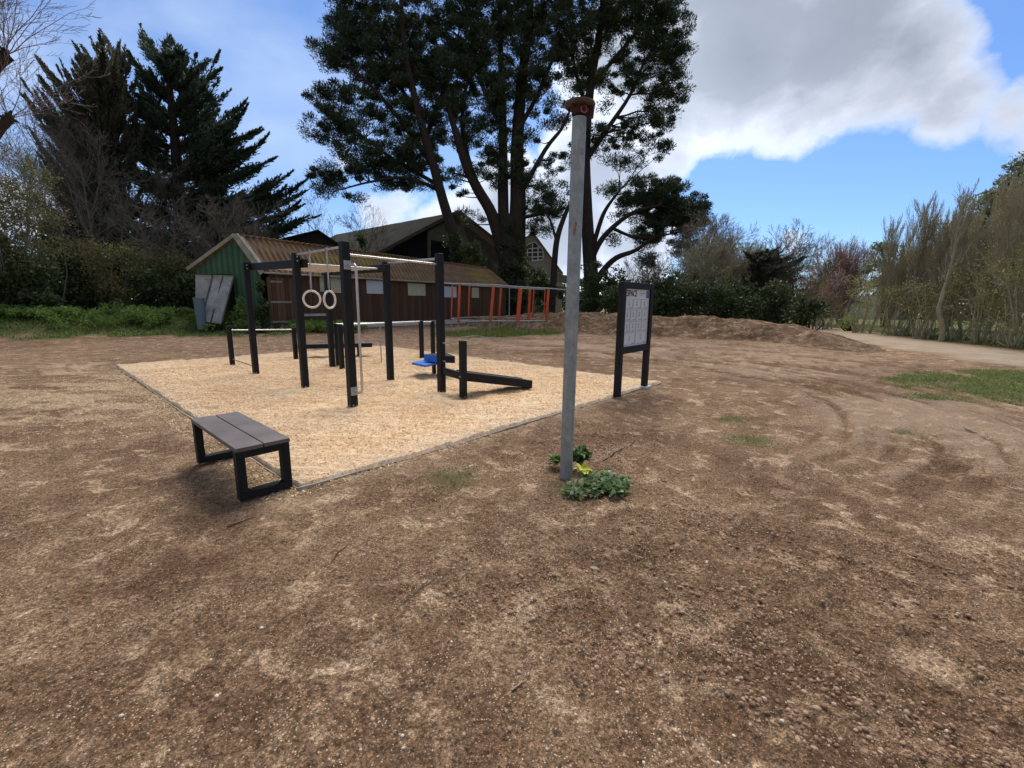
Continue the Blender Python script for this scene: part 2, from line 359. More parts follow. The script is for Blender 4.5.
class MB:
    def __init__(s): s.v = []; s.f = []
    def add(s, vs, fs):
        k = len(s.v); s.v += [tuple(p) for p in vs]; s.f += [tuple(i + k for i in f) for f in fs]; return s
    def hexa(s, a, b):      # two quads (bottom ccw, top ccw)
        return s.add(list(a) + list(b), [(3, 2, 1, 0), (4, 5, 6, 7), (0, 1, 5, 4), (1, 2, 6, 5), (2, 3, 7, 6), (3, 0, 4, 7)])
    def box(s, c, sz, az=0.0):
        c = Vector(c); ux = Vector((math.cos(az), math.sin(az), 0)) * sz[0] / 2; uy = Vector((-math.sin(az), math.cos(az), 0)) * sz[1] / 2
        uz = Vector((0, 0, sz[2] / 2))
        q = [-ux - uy, ux - uy, ux + uy, -ux + uy]
        return s.hexa([c + p - uz for p in q], [c + p + uz for p in q])
    def beam(s, p, q, w, h, up=(0, 0, 1), ext=0.0):   # w across, h along 'up'
        p = Vector(p); q = Vector(q); d = (q - p).normalized(); p = p - d * ext; q = q + d * ext
        u = Vector(up); u = (u - d * u.dot(d)).normalized(); r = d.cross(u).normalized()
        a = r * w / 2; b = u * h / 2
        Q = [-a - b, a - b, a + b, -a + b]
        return s.hexa([p + k for k in Q][::-1], [q + k for k in Q][::-1]) if False else s.hexa([q + k for k in Q], [p + k for k in Q])
    def tube(s, pts, rads, n=10, cap=True):
        pts = [Vector(p) for p in pts]
        if not hasattr(rads, '__len__'): rads = [rads] * len(pts)
        k0 = len(s.v); ref = None
        for i, p in enumerate(pts):
            if i == 0: d = pts[1] - p
            elif i == len(pts) - 1: d = p - pts[i - 1]
            else: d = (pts[i + 1] - p).normalized() + (p - pts[i - 1]).normalized()
            d.normalize()
            if ref is None: ref = Vector((0, 0, 1)) if abs(d.z) < 0.9 else Vector((1, 0, 0))
            a = (ref - d * ref.dot(d)).normalized(); ref = a; b = d.cross(a)
            for j in range(n):
                t = 2 * PI * j / n
                s.v.append(tuple(p + (a * math.cos(t) + b * math.sin(t)) * rads[i]))
        for i in range(len(pts) - 1):
            for j in range(n):
                a0 = k0 + i * n + j; a1 = k0 + i * n + (j + 1) % n
                s.f.append((a0, a1, a1 + n, a0 + n))
        if cap:
            s.f.append(tuple(k0 + j for j in range(n))[::-1]); e = k0 + (len(pts) - 1) * n
            s.f.append(tuple(e + j for j in range(n)))
        return s
    def torus(s, c, ax1, ax2, R, r, n=40, m=10):
        c = Vector(c); a = Vector(ax1).normalized(); b = Vector(ax2).normalized(); w = a.cross(b)
        k = len(s.v)
        for i in range(n):
            t = 2 * PI * i / n; d = a * math.cos(t) + b * math.sin(t)
            for j in range(m):
                u = 2 * PI * j / m
                s.v.append(tuple(c + d * (R + r * math.cos(u)) + w * r * math.sin(u)))
        for i in range(n):
            for j in range(m):
                s.f.append((k + i * m + j, k + ((i + 1) % n) * m + j, k + ((i + 1) % n) * m + (j + 1) % m, k + i * m + (j + 1) % m))
        return s
    def slab(s, quad, th):   # quad of 4 points, thickened along -normal
        q = [Vector(p) for p in quad]; n = (q[1] - q[0]).cross(q[3] - q[0]).normalized() * th
        return s.hexa([p - n for p in q], q)
    def build(s, name, mat, parent=None, origin=None, smooth=False, bevel=0):
        me = bpy.data.meshes.new(name); me.from_pydata(s.v, [], s.f)
        return finish(name, me, mat, parent, origin, smooth, bevel)
def smooth_angle(o, a=40):
    me = o.data
    me.polygons.foreach_set('use_smooth', [True] * len(me.polygons))
    try: me.set_sharp_from_angle(angle=rad(a))
    except Exception: pass
    return o
def npmesh(name, V, F, attrs=None):
    """V (n,3), F (m,k)"""
    me = bpy.data.meshes.new(name)
    V = np.ascontiguousarray(V, np.float32); F = np.ascontiguousarray(F, np.int32)
    me.vertices.add(len(V)); me.vertices.foreach_set('co', V.ravel())
    k = F.shape[1]
    me.loops.add(F.size); me.loops.foreach_set('vertex_index', F.ravel())
    me.polygons.add(len(F)); me.polygons.foreach_set('loop_start', np.arange(0, F.size, k, dtype=np.int32))
    try: me.polygons.foreach_set('loop_total', np.full(len(F), k, np.int32))
    except Exception: pass
    for n, a in (attrs or {}).items():
        at = me.attributes.new(n, 'FLOAT', 'POINT'); at.data.foreach_set('value', np.ascontiguousarray(a, np.float32))
    me.update(calc_edges=True)
    return me
def unit(a): return a / np.maximum(np.linalg.norm(a, axis=1, keepdims=True), 1e-9)
def seg_mesh(name, segs, n=4):
    """segs: list of (p0,p1,r0,r1) -> open frusta"""
    S = np.array([(*a, *b, r0, r1) for a, b, r0, r1 in segs], float)
    p, q, r0, r1 = S[:, :3], S[:, 3:6], S[:, 6], S[:, 7]
    d = unit(q - p); p = p - d * (r0 * 0.35)[:, None]
    ref = np.where(np.abs(d[:, 2:3]) < 0.9, np.array([[0, 0, 1.0]]), np.array([[1.0, 0, 0]]))
    a = unit(np.cross(d, ref)); b = np.cross(d, a)
    V = np.zeros((len(S), 2, n, 3))
    for j in range(n):
        t = 2 * PI * j / n
        o = a * math.cos(t) + b * math.sin(t)
        V[:, 0, j] = p + o * r0[:, None]; V[:, 1, j] = q + o * r1[:, None]
    base = np.arange(len(S))[:, None] * 2 * n
    F = []
    for j in range(n):
        k = (j + 1) % n
        F.append(np.stack([base[:, 0] + j, base[:, 0] + k, base[:, 0] + n + k, base[:, 0] + n + j], 1))
    return npmesh(name, V.reshape(-1, 3), np.concatenate(F))
def leaf_mesh(name, cen, dirs, L, W, v, rng, fold=0.0):
    """diamond leaves: centre (n,3), direction (n,3), length, width arrays, tint v"""
    n = len(cen); d = unit(dirs)
    r = unit(np.cross(d, rng.normal(size=(n, 3)))); L = np.broadcast_to(L, n)[:, None]; W = np.broadcast_to(W, n)[:, None]
    u = np.cross(d, r)
    p0 = cen - d * L * .5; p2 = cen + d * L * .5; m = cen + u * L * 0.08
    V = np.stack([p0, m + r * W * .5, p2, m - r * W * .5], 1).reshape(-1, 3)
    F = np.arange(4 * n).reshape(-1, 4)
    return npmesh(name, V, F, {'v': np.repeat(v, 4)})
def ell_pts(n, rng):
    x = unit(rng.normal(size=(n, 3))) * (rng.uniform(0, 1, (n, 1)) ** 0.45)
    return x
def clumps_to_leaves(name, cc, cr, per, L, W, rng, flat=0.6, up=0.3, tint=None, outward=0.6):
    """clump centres (k,3), radii (k,), leaves per clump"""
    k = len(cc); off = ell_pts(k * per, rng)
    R = np.repeat(cr, per)[:, None]
    o = off * R; o[:, 2] *= flat
    cen = np.repeat(cc, per, 0) + o
    dirs = unit(off) * outward + rng.normal(size=off.shape) * 0.6 + np.array([0, 0, up])
    tv = rng.uniform(0, 0.55, k) if tint is None else tint
    v = np.clip(np.repeat(tv, per) + rng.uniform(-0.1, 0.42, k * per), 0, 1)
    return leaf_mesh(name, cen, dirs, L * rng.uniform(0.6, 1.3, k * per), W * rng.uniform(0.6, 1.3, k * per), v, rng)

def bare_branch(segs, p, d, L, r, lvl, rng, cfg):
    n = cfg['n'][lvl]; step = L / n; last = lvl == len(cfg['n']) - 1
    d = d / np.linalg.norm(d); rr = r
    for i in range(n):
        d = d + rng.normal(size=3) * cfg['wander'] + np.array([0, 0, cfg['up'][lvl]])
        d = d / np.linalg.norm(d)
        q = p + d * step; r1 = max(r * (1 - (i + 1) / n * (1 - cfg['tip'])), cfg['rmin'])
        segs.append((p, q, rr, r1)); p = q; rr = r1
        if not last and i >= cfg['start'][lvl]:
            for _ in range(cfg['k'][lvl]):
                a = rng.normal(size=3); a -= d * a.dot(d); a /= np.linalg.norm(a)
                an = rad(cfg['ang'][lvl] * rng.uniform(0.7, 1.3))
                cd = d * math.cos(an) + a * math.sin(an)
                f = 1 - 0.55 * (i / n)
                bare_branch(segs, p, cd, L * cfg['lr'][lvl] * f * rng.uniform(0.7, 1.2), max(rr * cfg['rr'], cfg['rmin']), lvl + 1, rng, cfg)
def px_segs(pts, Y, rpx, zjit=0.0, rng=None, n=8):
    """limb drawn through image points at depth Y (Y may be a list); radius in metres"""
    Ys = Y if hasattr(Y, '__len__') else [Y] * len(pts)
    P = [np.array(on(x, y, yy)) for (x, y), yy in zip(pts, Ys)]
    out = []
    for i in range(len(P) - 1):
        p0 = P[max(i - 1, 0)]; p1 = P[i]; p2 = P[i + 1]; p3 = P[min(i + 2, len(P) - 1)]
        for s in range(4):
            def cr(t): return 0.5 * ((2 * p1) + (-p0 + p2) * t + (2 * p0 - 5 * p1 + 4 * p2 - p3) * t * t + (-p0 + 3 * p1 - 3 * p2 + p3) * t ** 3)
            a, b = cr(s / 4), cr((s + 1) / 4)
            ra = rpx[i] + (rpx[i + 1] - rpx[i]) * s / 4; rb = rpx[i] + (rpx[i + 1] - rpx[i]) * (s + 1) / 4
            out.append((a, b, ra, rb))
    return out
def ell_clumps(ells, Y, dens, rng, depth=1.0, rim=0.5):
    """clump centres inside ellipses given as seen from the path; thickness follows their width. dens = clumps per m2"""
    out = []
    for e in ells:
        x, y, rx, ry = e[:4]; yy = Y + (e[4] if len(e) > 4 else 0); dm = e[5] if len(e) > 5 else 1.0
        c = np.array(on(x, y, yy)); ax = (np.array(on(x + rx, y, yy)) - c); az = (np.array(on(x, y - ry, yy)) - c)
        a = abs(ax[0]); h = abs(az[2]); dp = min(a, h * 1.5) * depth
        k = max(1, int(PI * a * h * dens * dm))
        o = ell_pts(k, rng)
        out.append(c + o * np.array([a, dp, h]))
    return np.concatenate(out)

# ------------------------------------------------------------------ world: sky with clouds
SUN_EL, SUN_AZ = 52.0, 12.0      # azimuth clockwise from +Y (ahead of the camera, a little right)
w = bpy.data.worlds.new('World'); scene.world = w; w.use_nodes = True
wt = w.node_tree; wt.nodes.clear()
class WT(NT):
    def __init__(s): s.t = wt; s.geo = None
W_ = WT()
out = W_.n('ShaderNodeOutputWorld'); bg = W_.n('ShaderNodeBackground'); W_.l(bg.outputs[0], out.inputs[0])
sky = W_.n('ShaderNodeTexSky'); sky.sky_type = 'NISHITA'; sky.sun_disc = False
sky.sun_elevation = rad(SUN_EL); sky.sun_rotation = rad(SUN_AZ); sky.air_density = 1.0; sky.dust_density = 0.6; sky.ozone_density = 1.6
tc = W_.n('ShaderNodeTexCoord'); D = tc.outputs['Generated']
def vm(op, a, b=None):
    x = W_.n('ShaderNodeVectorMath'); x.operation = op
    for sock, v in ((x.inputs[0], a), (x.inputs[1], b)):
        if v is None: continue
        if hasattr(v, 'links'): W_.l(v, sock)
        else: sock.default_value = v
    return x
nz = W_.n('ShaderNodeTexNoise'); nz.inputs['Scale'].default_value = 3.2; nz.inputs['Detail'].default_value = 7; nz.inputs['Roughness'].default_value = 0.55
W_.l(D, nz.inputs['Vector'])
pert = vm('ADD', D, vm('MULTIPLY', vm('SUBTRACT', nz.outputs['Color'], (0.5, 0.5, 0.5)).outputs[0], (0.20, 0.20, 0.20)).outputs[0]).outputs[0]
caps = [(740, 50, 115), (830, 30, 115), (900, 60, 90), (690, 100, 80), (950, 100, 62), (1010, 112, 42), (800, 95, 70), (1075, 130, 70),
        (665, 150, 35), (600, 180, 72), (560, 235, 80), (500, 205, 60), (400, 212, 30), (760, -100, 170), (625, 255, 62),
        (800, 253, 17), (345, 152, 15), (20, 205, 50), (215, 245, 32), (465, 235, 50), (640, 60, 90)]
def cap_r(x, y, rp):
    a = Vector(ray(x, y)).normalized(); return sum((Vector(ray(x + dx, y + dy)).normalized() - a).length for dx, dy in ((rp, 0), (-rp, 0), (0, rp), (0, -rp))) / 4
caps = [(x, y, cap_r(x, y, r)) for x, y, r in caps]
caps = [(Vector(ray(x, y)).normalized(), r) for x, y, r in caps]
caps += [(Vector(d).normalized(), r) for d, r in (((0, -1, .45), .75), ((-.9, -.6, .5), .5), ((.9, -.7, .5), .55), ((.1, -.5, 1.2), .5), ((0, -1, .1), .5))]   # unseen cloud added behind the viewer as white fill for the shade
acc = None
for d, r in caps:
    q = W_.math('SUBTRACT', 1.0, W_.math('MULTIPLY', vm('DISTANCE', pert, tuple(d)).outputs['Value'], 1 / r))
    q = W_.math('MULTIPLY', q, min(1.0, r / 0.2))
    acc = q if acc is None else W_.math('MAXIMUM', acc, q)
det = W_.noise(D, 9, 9, 0.6, 0.2)
dens = W_.math('ADD', acc, W_.math('MULTIPLY', W_.math('SUBTRACT', det, 0.5), 0.45))
cov = W_.ramp(dens, [(0.00, 0.0), (0.10, 0.75), (0.2, 1.0)])
body = W_.noise(vm('MULTIPLY', D, (1.0, 1.0, 2.2)).outputs[0], 4.2, 8, 0.55, 0.3)
thick = W_.math('ADD', dens, W_.math('MULTIPLY', W_.math('SUBTRACT', body, 0.5), 0.9))
CW = 1.0
ccol = W_.ramp(thick, [(0.05, (5.9, 6.1, 6.5)), (0.22, (4.3, 4.5, 5.0)), (0.45, (2.85, 3.1, 3.55)), (0.9, (2.3, 2.5, 2.95))])
# colour ramps clamp at 1, so keep the ramp in 0..1 and scale afterwards
for e in W_.t.nodes[-1:]: pass
ramp_node = [n for n in wt.nodes if n.type == 'VALTORGB'][-1]
for e in ramp_node.color_ramp.elements:
    c = e.color; e.color = (c[0] / 8, c[1] / 8, c[2] / 8, 1)
ccol = vm('SCALE', ccol).outputs[0]
ccol.node.inputs['Scale'].default_value = 8.0
dsun = Vector(ray(590, 215)).normalized()
glow_f = W_.math('SUBTRACT', 1.0, W_.math('MULTIPLY', vm('DISTANCE', D, tuple(dsun)).outputs['Value'], 1 / 0.50), True)
ccol2 = vm('SCALE', vm('MULTIPLY', ccol, (0.95, 0.99, 1.06)).outputs[0]).outputs[0]; W_.l(W_.math('ADD', 0.92, W_.math('MULTIPLY', glow_f, 0.65)), ccol2.node.inputs['Scale']); ccol = ccol2
# thin high veil on the left
dl = Vector(ray(60, 60)).normalized()
veil = W_.math('SUBTRACT', 1.0, W_.math('MULTIPLY', vm('DISTANCE', D, tuple(dl)).outputs['Value'], 1 / 0.95), True)
vs = W_.noise(vm('MULTIPLY', D, (1.5, 4.0, 5.0)).outputs[0], 1.6, 6, 0.5)
veil = W_.math('MULTIPLY', veil, W_.ramp(vs, [(0.35, 0.10), (0.7, 0.85)]))
skyc = vm('MULTIPLY', sky.outputs[0], (0.48, 0.66, 0.93)).outputs[0]
c1 = W_.mix(veil, skyc, (4.0, 5.0, 6.8))
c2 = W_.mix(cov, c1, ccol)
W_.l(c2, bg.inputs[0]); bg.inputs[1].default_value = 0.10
sd = bpy.data.lights.new('sun', 'SUN'); sd.energy = 3.1; sd.angle = rad(40.0); sd.color = (1.0, 0.94, 0.85)
sun = link(bpy.data.objects.new('sun', sd))
az, el = rad(SUN_AZ), rad(SUN_EL)
sdir = Vector((math.sin(az) * math.cos(el), math.cos(az) * math.cos(el), math.sin(el)))
sun.rotation_euler = sdir.to_track_quat('Z', 'Y').to_euler()
sun.location = (0, 0, 60)
vs_ = scene.view_settings
vs_.view_transform = 'Standard'; vs_.look = 'None'; vs_.exposure = 0.66; vs_.gamma = 1.0; vs_.use_curve_mapping = False

# ------------------------------------------------------------------ ground
PC = np.array([-1.84, 3.654]); D1 = np.array([-0.7415, 0.6709]); D2 = np.array([0.6700, 0.7424]); PL1, PL2 = 10.65, 7.43
def pad_uv(x, y):
    dx, dy = x - PC[0], y - PC[1]
    det = D1[0] * D2[1] - D1[1] * D2[0]
    return (dx * D2[1] - dy * D2[0]) / det, (D1[0] * dy - D1[1] * dx) / det
def pad_sd(x, y):
    u, v = pad_uv(x, y)
    return np.maximum(np.maximum(-u, u - PL1), np.maximum(-v, v - PL2))     # <0 inside
def grass_mask(x, y):
    n = fbm(x * 0.9, y * 0.9, 5, 40)
    # patch right of the open dirt
    q = ((x - 14.0) / 5.4) ** 2 + (((y - 9.5) - (x - 14.0) * 0.22) / 3.0) ** 2
    m = sstep(1.3, 0.5, q + (n - 0.5) * 2.2)
    # strip in front of left hedge and the shed
    s = (x + 19.6) * 0.54 - (y - 17.4) * 0.84          # <0 towards the hedge
    m = np.maximum(m, sstep(1.6, -1.6, s + (n - 0.5) * 7.0) * (x < -8) * sstep(-8, -10, x))
    # strip by the orange frame
    e = ((x - 0.3) * 0.66 + (y - 25.2) * 0.75); f = (y - 25.2) * 0.66 - (x - 0.3) * 0.75
    m = np.maximum(m, sstep(1.2, 0.6, (np.abs(f) / 2.6) ** 2 + (np.abs(e) / 5.5) ** 2 + (n - 0.5)))
    # verge beyond the track
    m = np.maximum(m, sstep(2.4, 3.1, x - 16.5 - 0.25 * (y - 14) + (n - 0.5) * 1.3) * (y < 80) * 0.95)
    m = np.maximum(m, sstep(34, 40, y) * sstep(70, 40, np.abs(x)) * 0.6)
    # single tufts
    for cx, cy, r in ((2.95, 5.2, .35), (3.15, 6.2, .22), (-.55, 3.95, .3), (-6.8, 17.5, .8), (5.1, 5.6, 0.18)):
        m = np.maximum(m, 0.55 * sstep(1.0, 0.3, np.hypot(x - cx, y - cy) / r + (n - 0.5) * 2))
    return m * (pad_sd(x, y) > 0.05)
def road_mask(x, y):
    n = fbm(x * 0.7, y * 0.7, 4, 60)
    c = 16.5 + 0.25 * (y - 14)
    return sstep(2.3, 1.4, np.abs(x - c) + (n - 0.5) * 1.3) * (y < 60)
def polar(x, y): return np.hypot(x - 0.5, y - 9.0), np.arctan2(y - 9.0, x - 0.5)
def streak_raw(x, y):
    r, th = polar(x, y)
    a = fbm(r * 2.2, th * 2.0, 4, 80, 0.6); b = fbm(r * 7.0, th * 3.0, 3, 90)
    zone = sstep(4.0, 5.5, r) * sstep(13, 10, r) * sstep(-1.25, -0.8, th) * sstep(2.0, 1.5, th)
    return a, b, zone
def gheight(x, y):
    sd = pad_sd(x, y)
    h = 0.05 * (fbm(x * 0.35, y * 0.35, 3, 1) - 0.5) + 0.045 * (fbm(x * 1.3, y * 1.3, 4, 2) - 0.5)
    d = np.hypot(x, y)
    near = sstep(14, 7, d)
    lump = fbm(x * 7, y * 7, 4, 3, 0.6); cl = sstep(0.42, 0.66, fbm(x * 0.8, y * 0.8, 3, 5))
    h = h + near * (0.030 + 0.035 * cl) * (lump - 0.5) + near * 0.016 * (fbm(x * 28, y * 28, 3, 8) - 0.5) * (0.6 + 1.2 * cl)
    a, b, z = streak_raw(x, y)
    h = h + z * (0.09 * (a - 0.5) + 0.10 * (b - 0.5))
    flat = sstep(0.0, 0.7, sd)
    h = h * (0.25 + 0.75 * flat)
    h = h - 0.02
    h = np.where(sd < 0.02, -0.10, h)
    h = h + 0.70 * sstep(0, -3.0, ((x + 18.5) * 0.54 - (y - 18.6) * 0.84)) * (x < -9) * sstep(-9, -12, x)
    return h * sstep(400, 60, d)
def build_ground():
    r1 = [0.35]
    while r1[-1] < 14: r1.append(r1[-1] * 1.0085 if r1[-1] > 1.2 else r1[-1] + 0.016)
    while r1[-1] < 3000: r1.append(r1[-1] * 1.035)
    r = np.array(r1)
    fr = np.linspace(rad(-8), rad(188), 760)       # front: angle measured from +X
    bk = np.linspace(rad(188), rad(352), 60)[1:-1]
    th = np.concatenate([fr, bk]); nt = len(th)
    RR, TT = np.meshgrid(r, th, indexing='ij')
    X = RR * np.cos(TT); Y = RR * np.sin(TT)
    X = X.ravel(); Y = Y.ravel()
    Z = gheight(X, Y)
    V = np.stack([X, Y, Z], 1)
    V = np.concatenate([V, [[0, 0, -0.02]]])
    i = np.arange(len(r) - 1)[:, None] * nt; j = np.arange(nt)[None]; k = (j + 1) % nt
    F = np.stack([i + j, i + nt + j, i + nt + k, i + k], -1).reshape(-1, 4)
    sd = pad_sd(X, Y)
    a, b, z = streak_raw(X, Y)
    st = z * sstep(0.46, 0.60, 0.5 * a + 0.5 * b) * 0.95
    dm = np.clip(sstep(0.50, 0.68, fbm(X * 0.55, Y * 0.55, 5, 30)) * 0.6 + z * sstep(0.5, 0.38, 0.5 * a + 0.5 * b) * 1.0, 0, 1)
    u, v = pad_uv(X, Y)
    spill = np.exp(-np.clip(sd, 0, 9) / 0.22) * sstep(0.35, 0.6, fbm(X * 2.5, Y * 2.5, 4, 50))
    left = sstep(2.6, 5.0, u) * sstep(13.5, 11.0, u) * sstep(0.05, -0.2, v) * sstep(-4.6, -0.6, v) * sstep(0.46, 0.53, fbm(X * 1.1 + Y * .4, Y * 3.0, 6, 52, .62))
    strip = sstep(0.05, -0.02, v) * sstep(-0.55, -0.1, v) * (u > -0.4) * (u < PL1)
    ch = np.clip(np.maximum(spill * 0.6, np.maximum(left * 0.95, strip * 0.5 * sstep(0.4, 0.6, fbm(X * 3, Y * 3, 4, 53)))), 0, 1)
    ext = lambda q, c=0: np.concatenate([q, [c]])
    me = npmesh('ground', V, F, {'grass': ext(grass_mask(X, Y)), 'road': ext(road_mask(X, Y) * 0.95), 'streak': ext(st), 'damp': ext(dm), 'chips': ext(ch)})
    # centre fan
    import bmesh
    bm = bmesh.new(); bm.from_mesh(me); bm.verts.ensure_lookup_table(); c = bm.verts[len(V) - 1]
    for q in range(nt): bm.faces.new((c, bm.verts[q], bm.verts[(q + 1) % nt]))
    bm.to_mesh(me); bm.free()
    o = finish('ground', me, MT['soil'], smooth=True)
    return tag(o, kind='structure')
build_ground()
PX = dict(A=(256, 373, 261.6), B=(305.3, 386.5, 253), C=(352.9, 404.9, 242.6), D=(332.5, 366.5, 268), E=(342.2, 368.6, 323.5), F=(390.6, 379.3, 262), G=(441.7, 391.5, 254.9),
          H=(463.3, 397.7, 340.3), I=(232.5, 364.5, 327), J=(296, 358.6, 329.2), K=(421.9, 357.4, 320.8), L=(433.1, 354.6, 322))
def build_pad():
    nu, nv = 620, 430
    u = np.linspace(0.0, PL1, nu); v = np.linspace(0.0, PL2, nv)
    U, Vv = np.meshgrid(u, v, indexing='ij'); U = U.ravel(); Vv = Vv.ravel()
    X = PC[0] + D1[0] * U + D2[0] * Vv; Y = PC[1] + D1[1] * U + D2[1] * Vv
    ed = np.minimum(np.minimum(U, PL1 - U), np.minimum(Vv, PL2 - Vv))
    Z = 0.012 + 0.035 * (fbm(X * 1.1, Y * 1.1, 4, 70) - 0.5) + 0.030 * (fbm(X * 5, Y * 5, 4, 71, 0.6) - 0.5) + 0.012 * (fbm(X * 22, Y * 22, 2, 72) - 0.5)
    Z = Z + 0.045 * (fbm(X * 2.2, Y * 7, 3, 74) - 0.5)
    for k_ in PX:
        g_ = gp(PX[k_][0], PX[k_][1]); dd_ = np.hypot(X - g_.x, Y - g_.y); Z = Z - 0.035 * np.exp(-(dd_ / 0.28) ** 2) + 0.02 * np.exp(-((dd_ - .45) / 0.18) ** 2)
    Z = np.where(ed < 1e-6, -0.08, Z)
    i = np.arange(nu - 1)[:, None] * nv; j = np.arange(nv - 1)[None]
    F = np.stack([i + j, i + j + 1, i + nv + j + 1, i + nv + j], -1).reshape(-1, 4)
    e = np.exp(-ed / 0.25)
    me = npmesh('woodchip_pad', np.stack([X, Y, Z], 1), F[:, ::-1], {'edge': e})
    o = finish('woodchip_pad', me, MT['chip'], smooth=True)
    tag(o, kind='structure')
    # loose chips on and around the pad
    rng = np.random.RandomState(5)
    n = 60000
    uu = rng.uniform(-0.15, PL1 + 1.2, n); vv = np.abs(rng.uniform(0, 1, n)) ** 1.5 * PL2 - 0.30; q_ = rng.uniform(0, 1, n) < .13; vv = np.where(q_, -rng.exponential(.8, n), vv); uu = np.where(q_, rng.uniform(3, PL1 + 1, n), uu)
    X = PC[0] + D1[0] * uu + D2[0] * vv; Y = PC[1] + D1[1] * uu + D2[1] * vv
    keep = (np.hypot(X, Y) < 13) & ((vv > 0.0) | (rng.uniform(0, 1, n) < 0.5))
    X, Y, uu, vv = X[keep], Y[keep], uu[keep], vv[keep]; n = len(X)
    ins = (uu > 0) & (uu < PL1) & (vv > 0) & (vv < PL2)
    Z = np.where(ins, 0.012 + 0.035 * (fbm(X * 1.1, Y * 1.1, 4, 70) - 0.5) + 0.030 * (fbm(X * 5, Y * 5, 4, 71, 0.6) - 0.5) + 0.008, gheight(X, Y) + 0.006)
    c = np.stack([X, Y, Z], 1); d = rng.normal(size=(n, 3)); d[:, 2] *= 0.25
    v = rng.uniform(0, 1, n)
    me = leaf_mesh('wood_chips', c, d, rng.uniform(0.015, 0.04, n), rng.uniform(0.006, 0.014, n), v, rng)
    t = NT('loose_chip'); t.fin(t.ramp(t.attr('v'), [(0, (0.52, 0.34, 0.17)), (0.4, (0.76, 0.54, 0.31)), (1.0, (0.90, 0.72, 0.48))]), 0.85)
    o = finish('wood_chips', me, t.m); tag(o, 'pale loose wood chips covering the exercise pad', 'wood chips', kind='stuff')
build_pad()
# kerb boards along the two near sides
def P3(u, v, z): return Vector((PC[0] + D1[0] * u + D2[0] * v, PC[1] + D1[1] * u + D2[1] * v, z))
def kerb(u0, v0, u1, v1, seed, label):
    rng = random.Random(seed); mb = MB(); n = 40; prev = None
    pts = []
    for i in range(n + 1):
        t = i / n; p = P3(u0 + (u1 - u0) * t, v0 + (v1 - v0) * t, 0.0)
        nn = math.sin(t * 9 + seed) * 0.012 + rng.uniform(-.003, .003)
        pts.append((p + Vector((D1[0], D1[1], 0)) * (nn if v0 != v1 else 0) + Vector((D2[0], D2[1], 0)) * (nn if v0 == v1 else 0), -0.010 + 0.013 * math.sin(t * 14 + seed * 2) + rng.uniform(-.006, .006)))
    for (a, za), (b, zb) in zip(pts[:-1], pts[1:]):
        dd = (b - a).normalized(); r = Vector((-dd.y, dd.x, 0)) * 0.007
        mb.hexa([a - r + Vector((0, 0, -.1)), b - r + Vector((0, 0, -.1)), b + r + Vector((0, 0, -.1)), a + r + Vector((0, 0, -.1))],
                [a - r + Vector((0, 0, za)), b - r + Vector((0, 0, zb)), b + r + Vector((0, 0, zb)), a + r + Vector((0, 0, za))])
    o = mb.build('edging_board', MT['kerb'], origin=P3((u0 + u1) / 2, (v0 + v1) / 2, 0))
    return tag(o, label, 'edging')
kerb(-0.02, -0.02, -0.02, PL2, 1, 'thin half-buried edging board running from the bench towards the notice board')
kerb(0.0, -0.02, PL1, -0.02, 2, 'thin pale edging board along the left side of the woodchip pad behind the bench')

# clods, pebbles
def build_clods(name, n, smin, smax, mat, label, cat, seed, rmin, rmax, power, thr, dark=False):
    rng = np.random.RandomState(seed)
    th = rng.uniform(rad(25), rad(158), n * 5); r = rmin + (rmax - rmin) * rng.uniform(0, 1, n * 5) ** power
    X = r * np.cos(th); Y = r * np.sin(th)
    m = fbm(X * 0.8, Y * 0.8, 3, 5) * 0.6 + fbm(X * 2.7, Y * 2.7, 3, 33) * 0.4
    keep = (pad_sd(X, Y) > 0.06) & (sstep(thr, thr + 0.17, m) > rng.uniform(0, 1, len(X)))
    X, Y = X[keep][:n], Y[keep][:n]; n = len(X)
    # icosahedron
    ph = (1 + 5 ** .5) / 2
    iv = unit(np.array([(-1, ph, 0), (1, ph, 0), (-1, -ph, 0), (1, -ph, 0), (0, -1, ph), (0, 1, ph), (0, -1, -ph), (0, 1, -ph), (ph, 0, -1), (ph, 0, 1), (-ph, 0, -1), (-ph, 0, 1)], float))
    fi = np.array([(0, 11, 5), (0, 5, 1), (0, 1, 7), (0, 7, 10), (0, 10, 11), (1, 5, 9), (5, 11, 4), (11, 10, 2), (10, 7, 6), (7, 1, 8), (3, 9, 4), (3, 4, 2), (3, 2, 6), (3, 6, 8), (3, 8, 9), (4, 9, 5), (2, 4, 11), (6, 2, 10), (8, 6, 7), (9, 8, 1)])
    s = smin + (smax - smin) * rng.uniform(0, 1, n) ** 3.0
    A = rng.uniform(0, 2 * PI, n); sx = rng.uniform(0.8, 1.5, n); sz = rng.uniform(0.5, 0.95, n)
    V = iv[None] * rng.uniform(0.75, 1.2, (n, 12, 1))
    x = V[:, :, 0] * sx[:, None]; y = V[:, :, 1]; z = V[:, :, 2] * sz[:, None]
    ca, sa = np.cos(A)[:, None], np.sin(A)[:, None]
    V = np.stack([x * ca - y * sa, x * sa + y * ca, z], 2) * s[:, None, None]
    V += np.stack([X, Y, gheight(X, Y) - s * 0.05], 1)[:, None, :]
    F = (fi[None] + np.arange(n)[:, None, None] * 12).reshape(-1, 3)
    v = np.repeat(rng.uniform(0, 1, n), 12)
    me = npmesh(name, V.reshape(-1, 3), F, {'v': v})
    o = finish(name, me, mat); return tag(o, label, cat, kind='stuff')
t = NT('clod'); P = t.wpos()
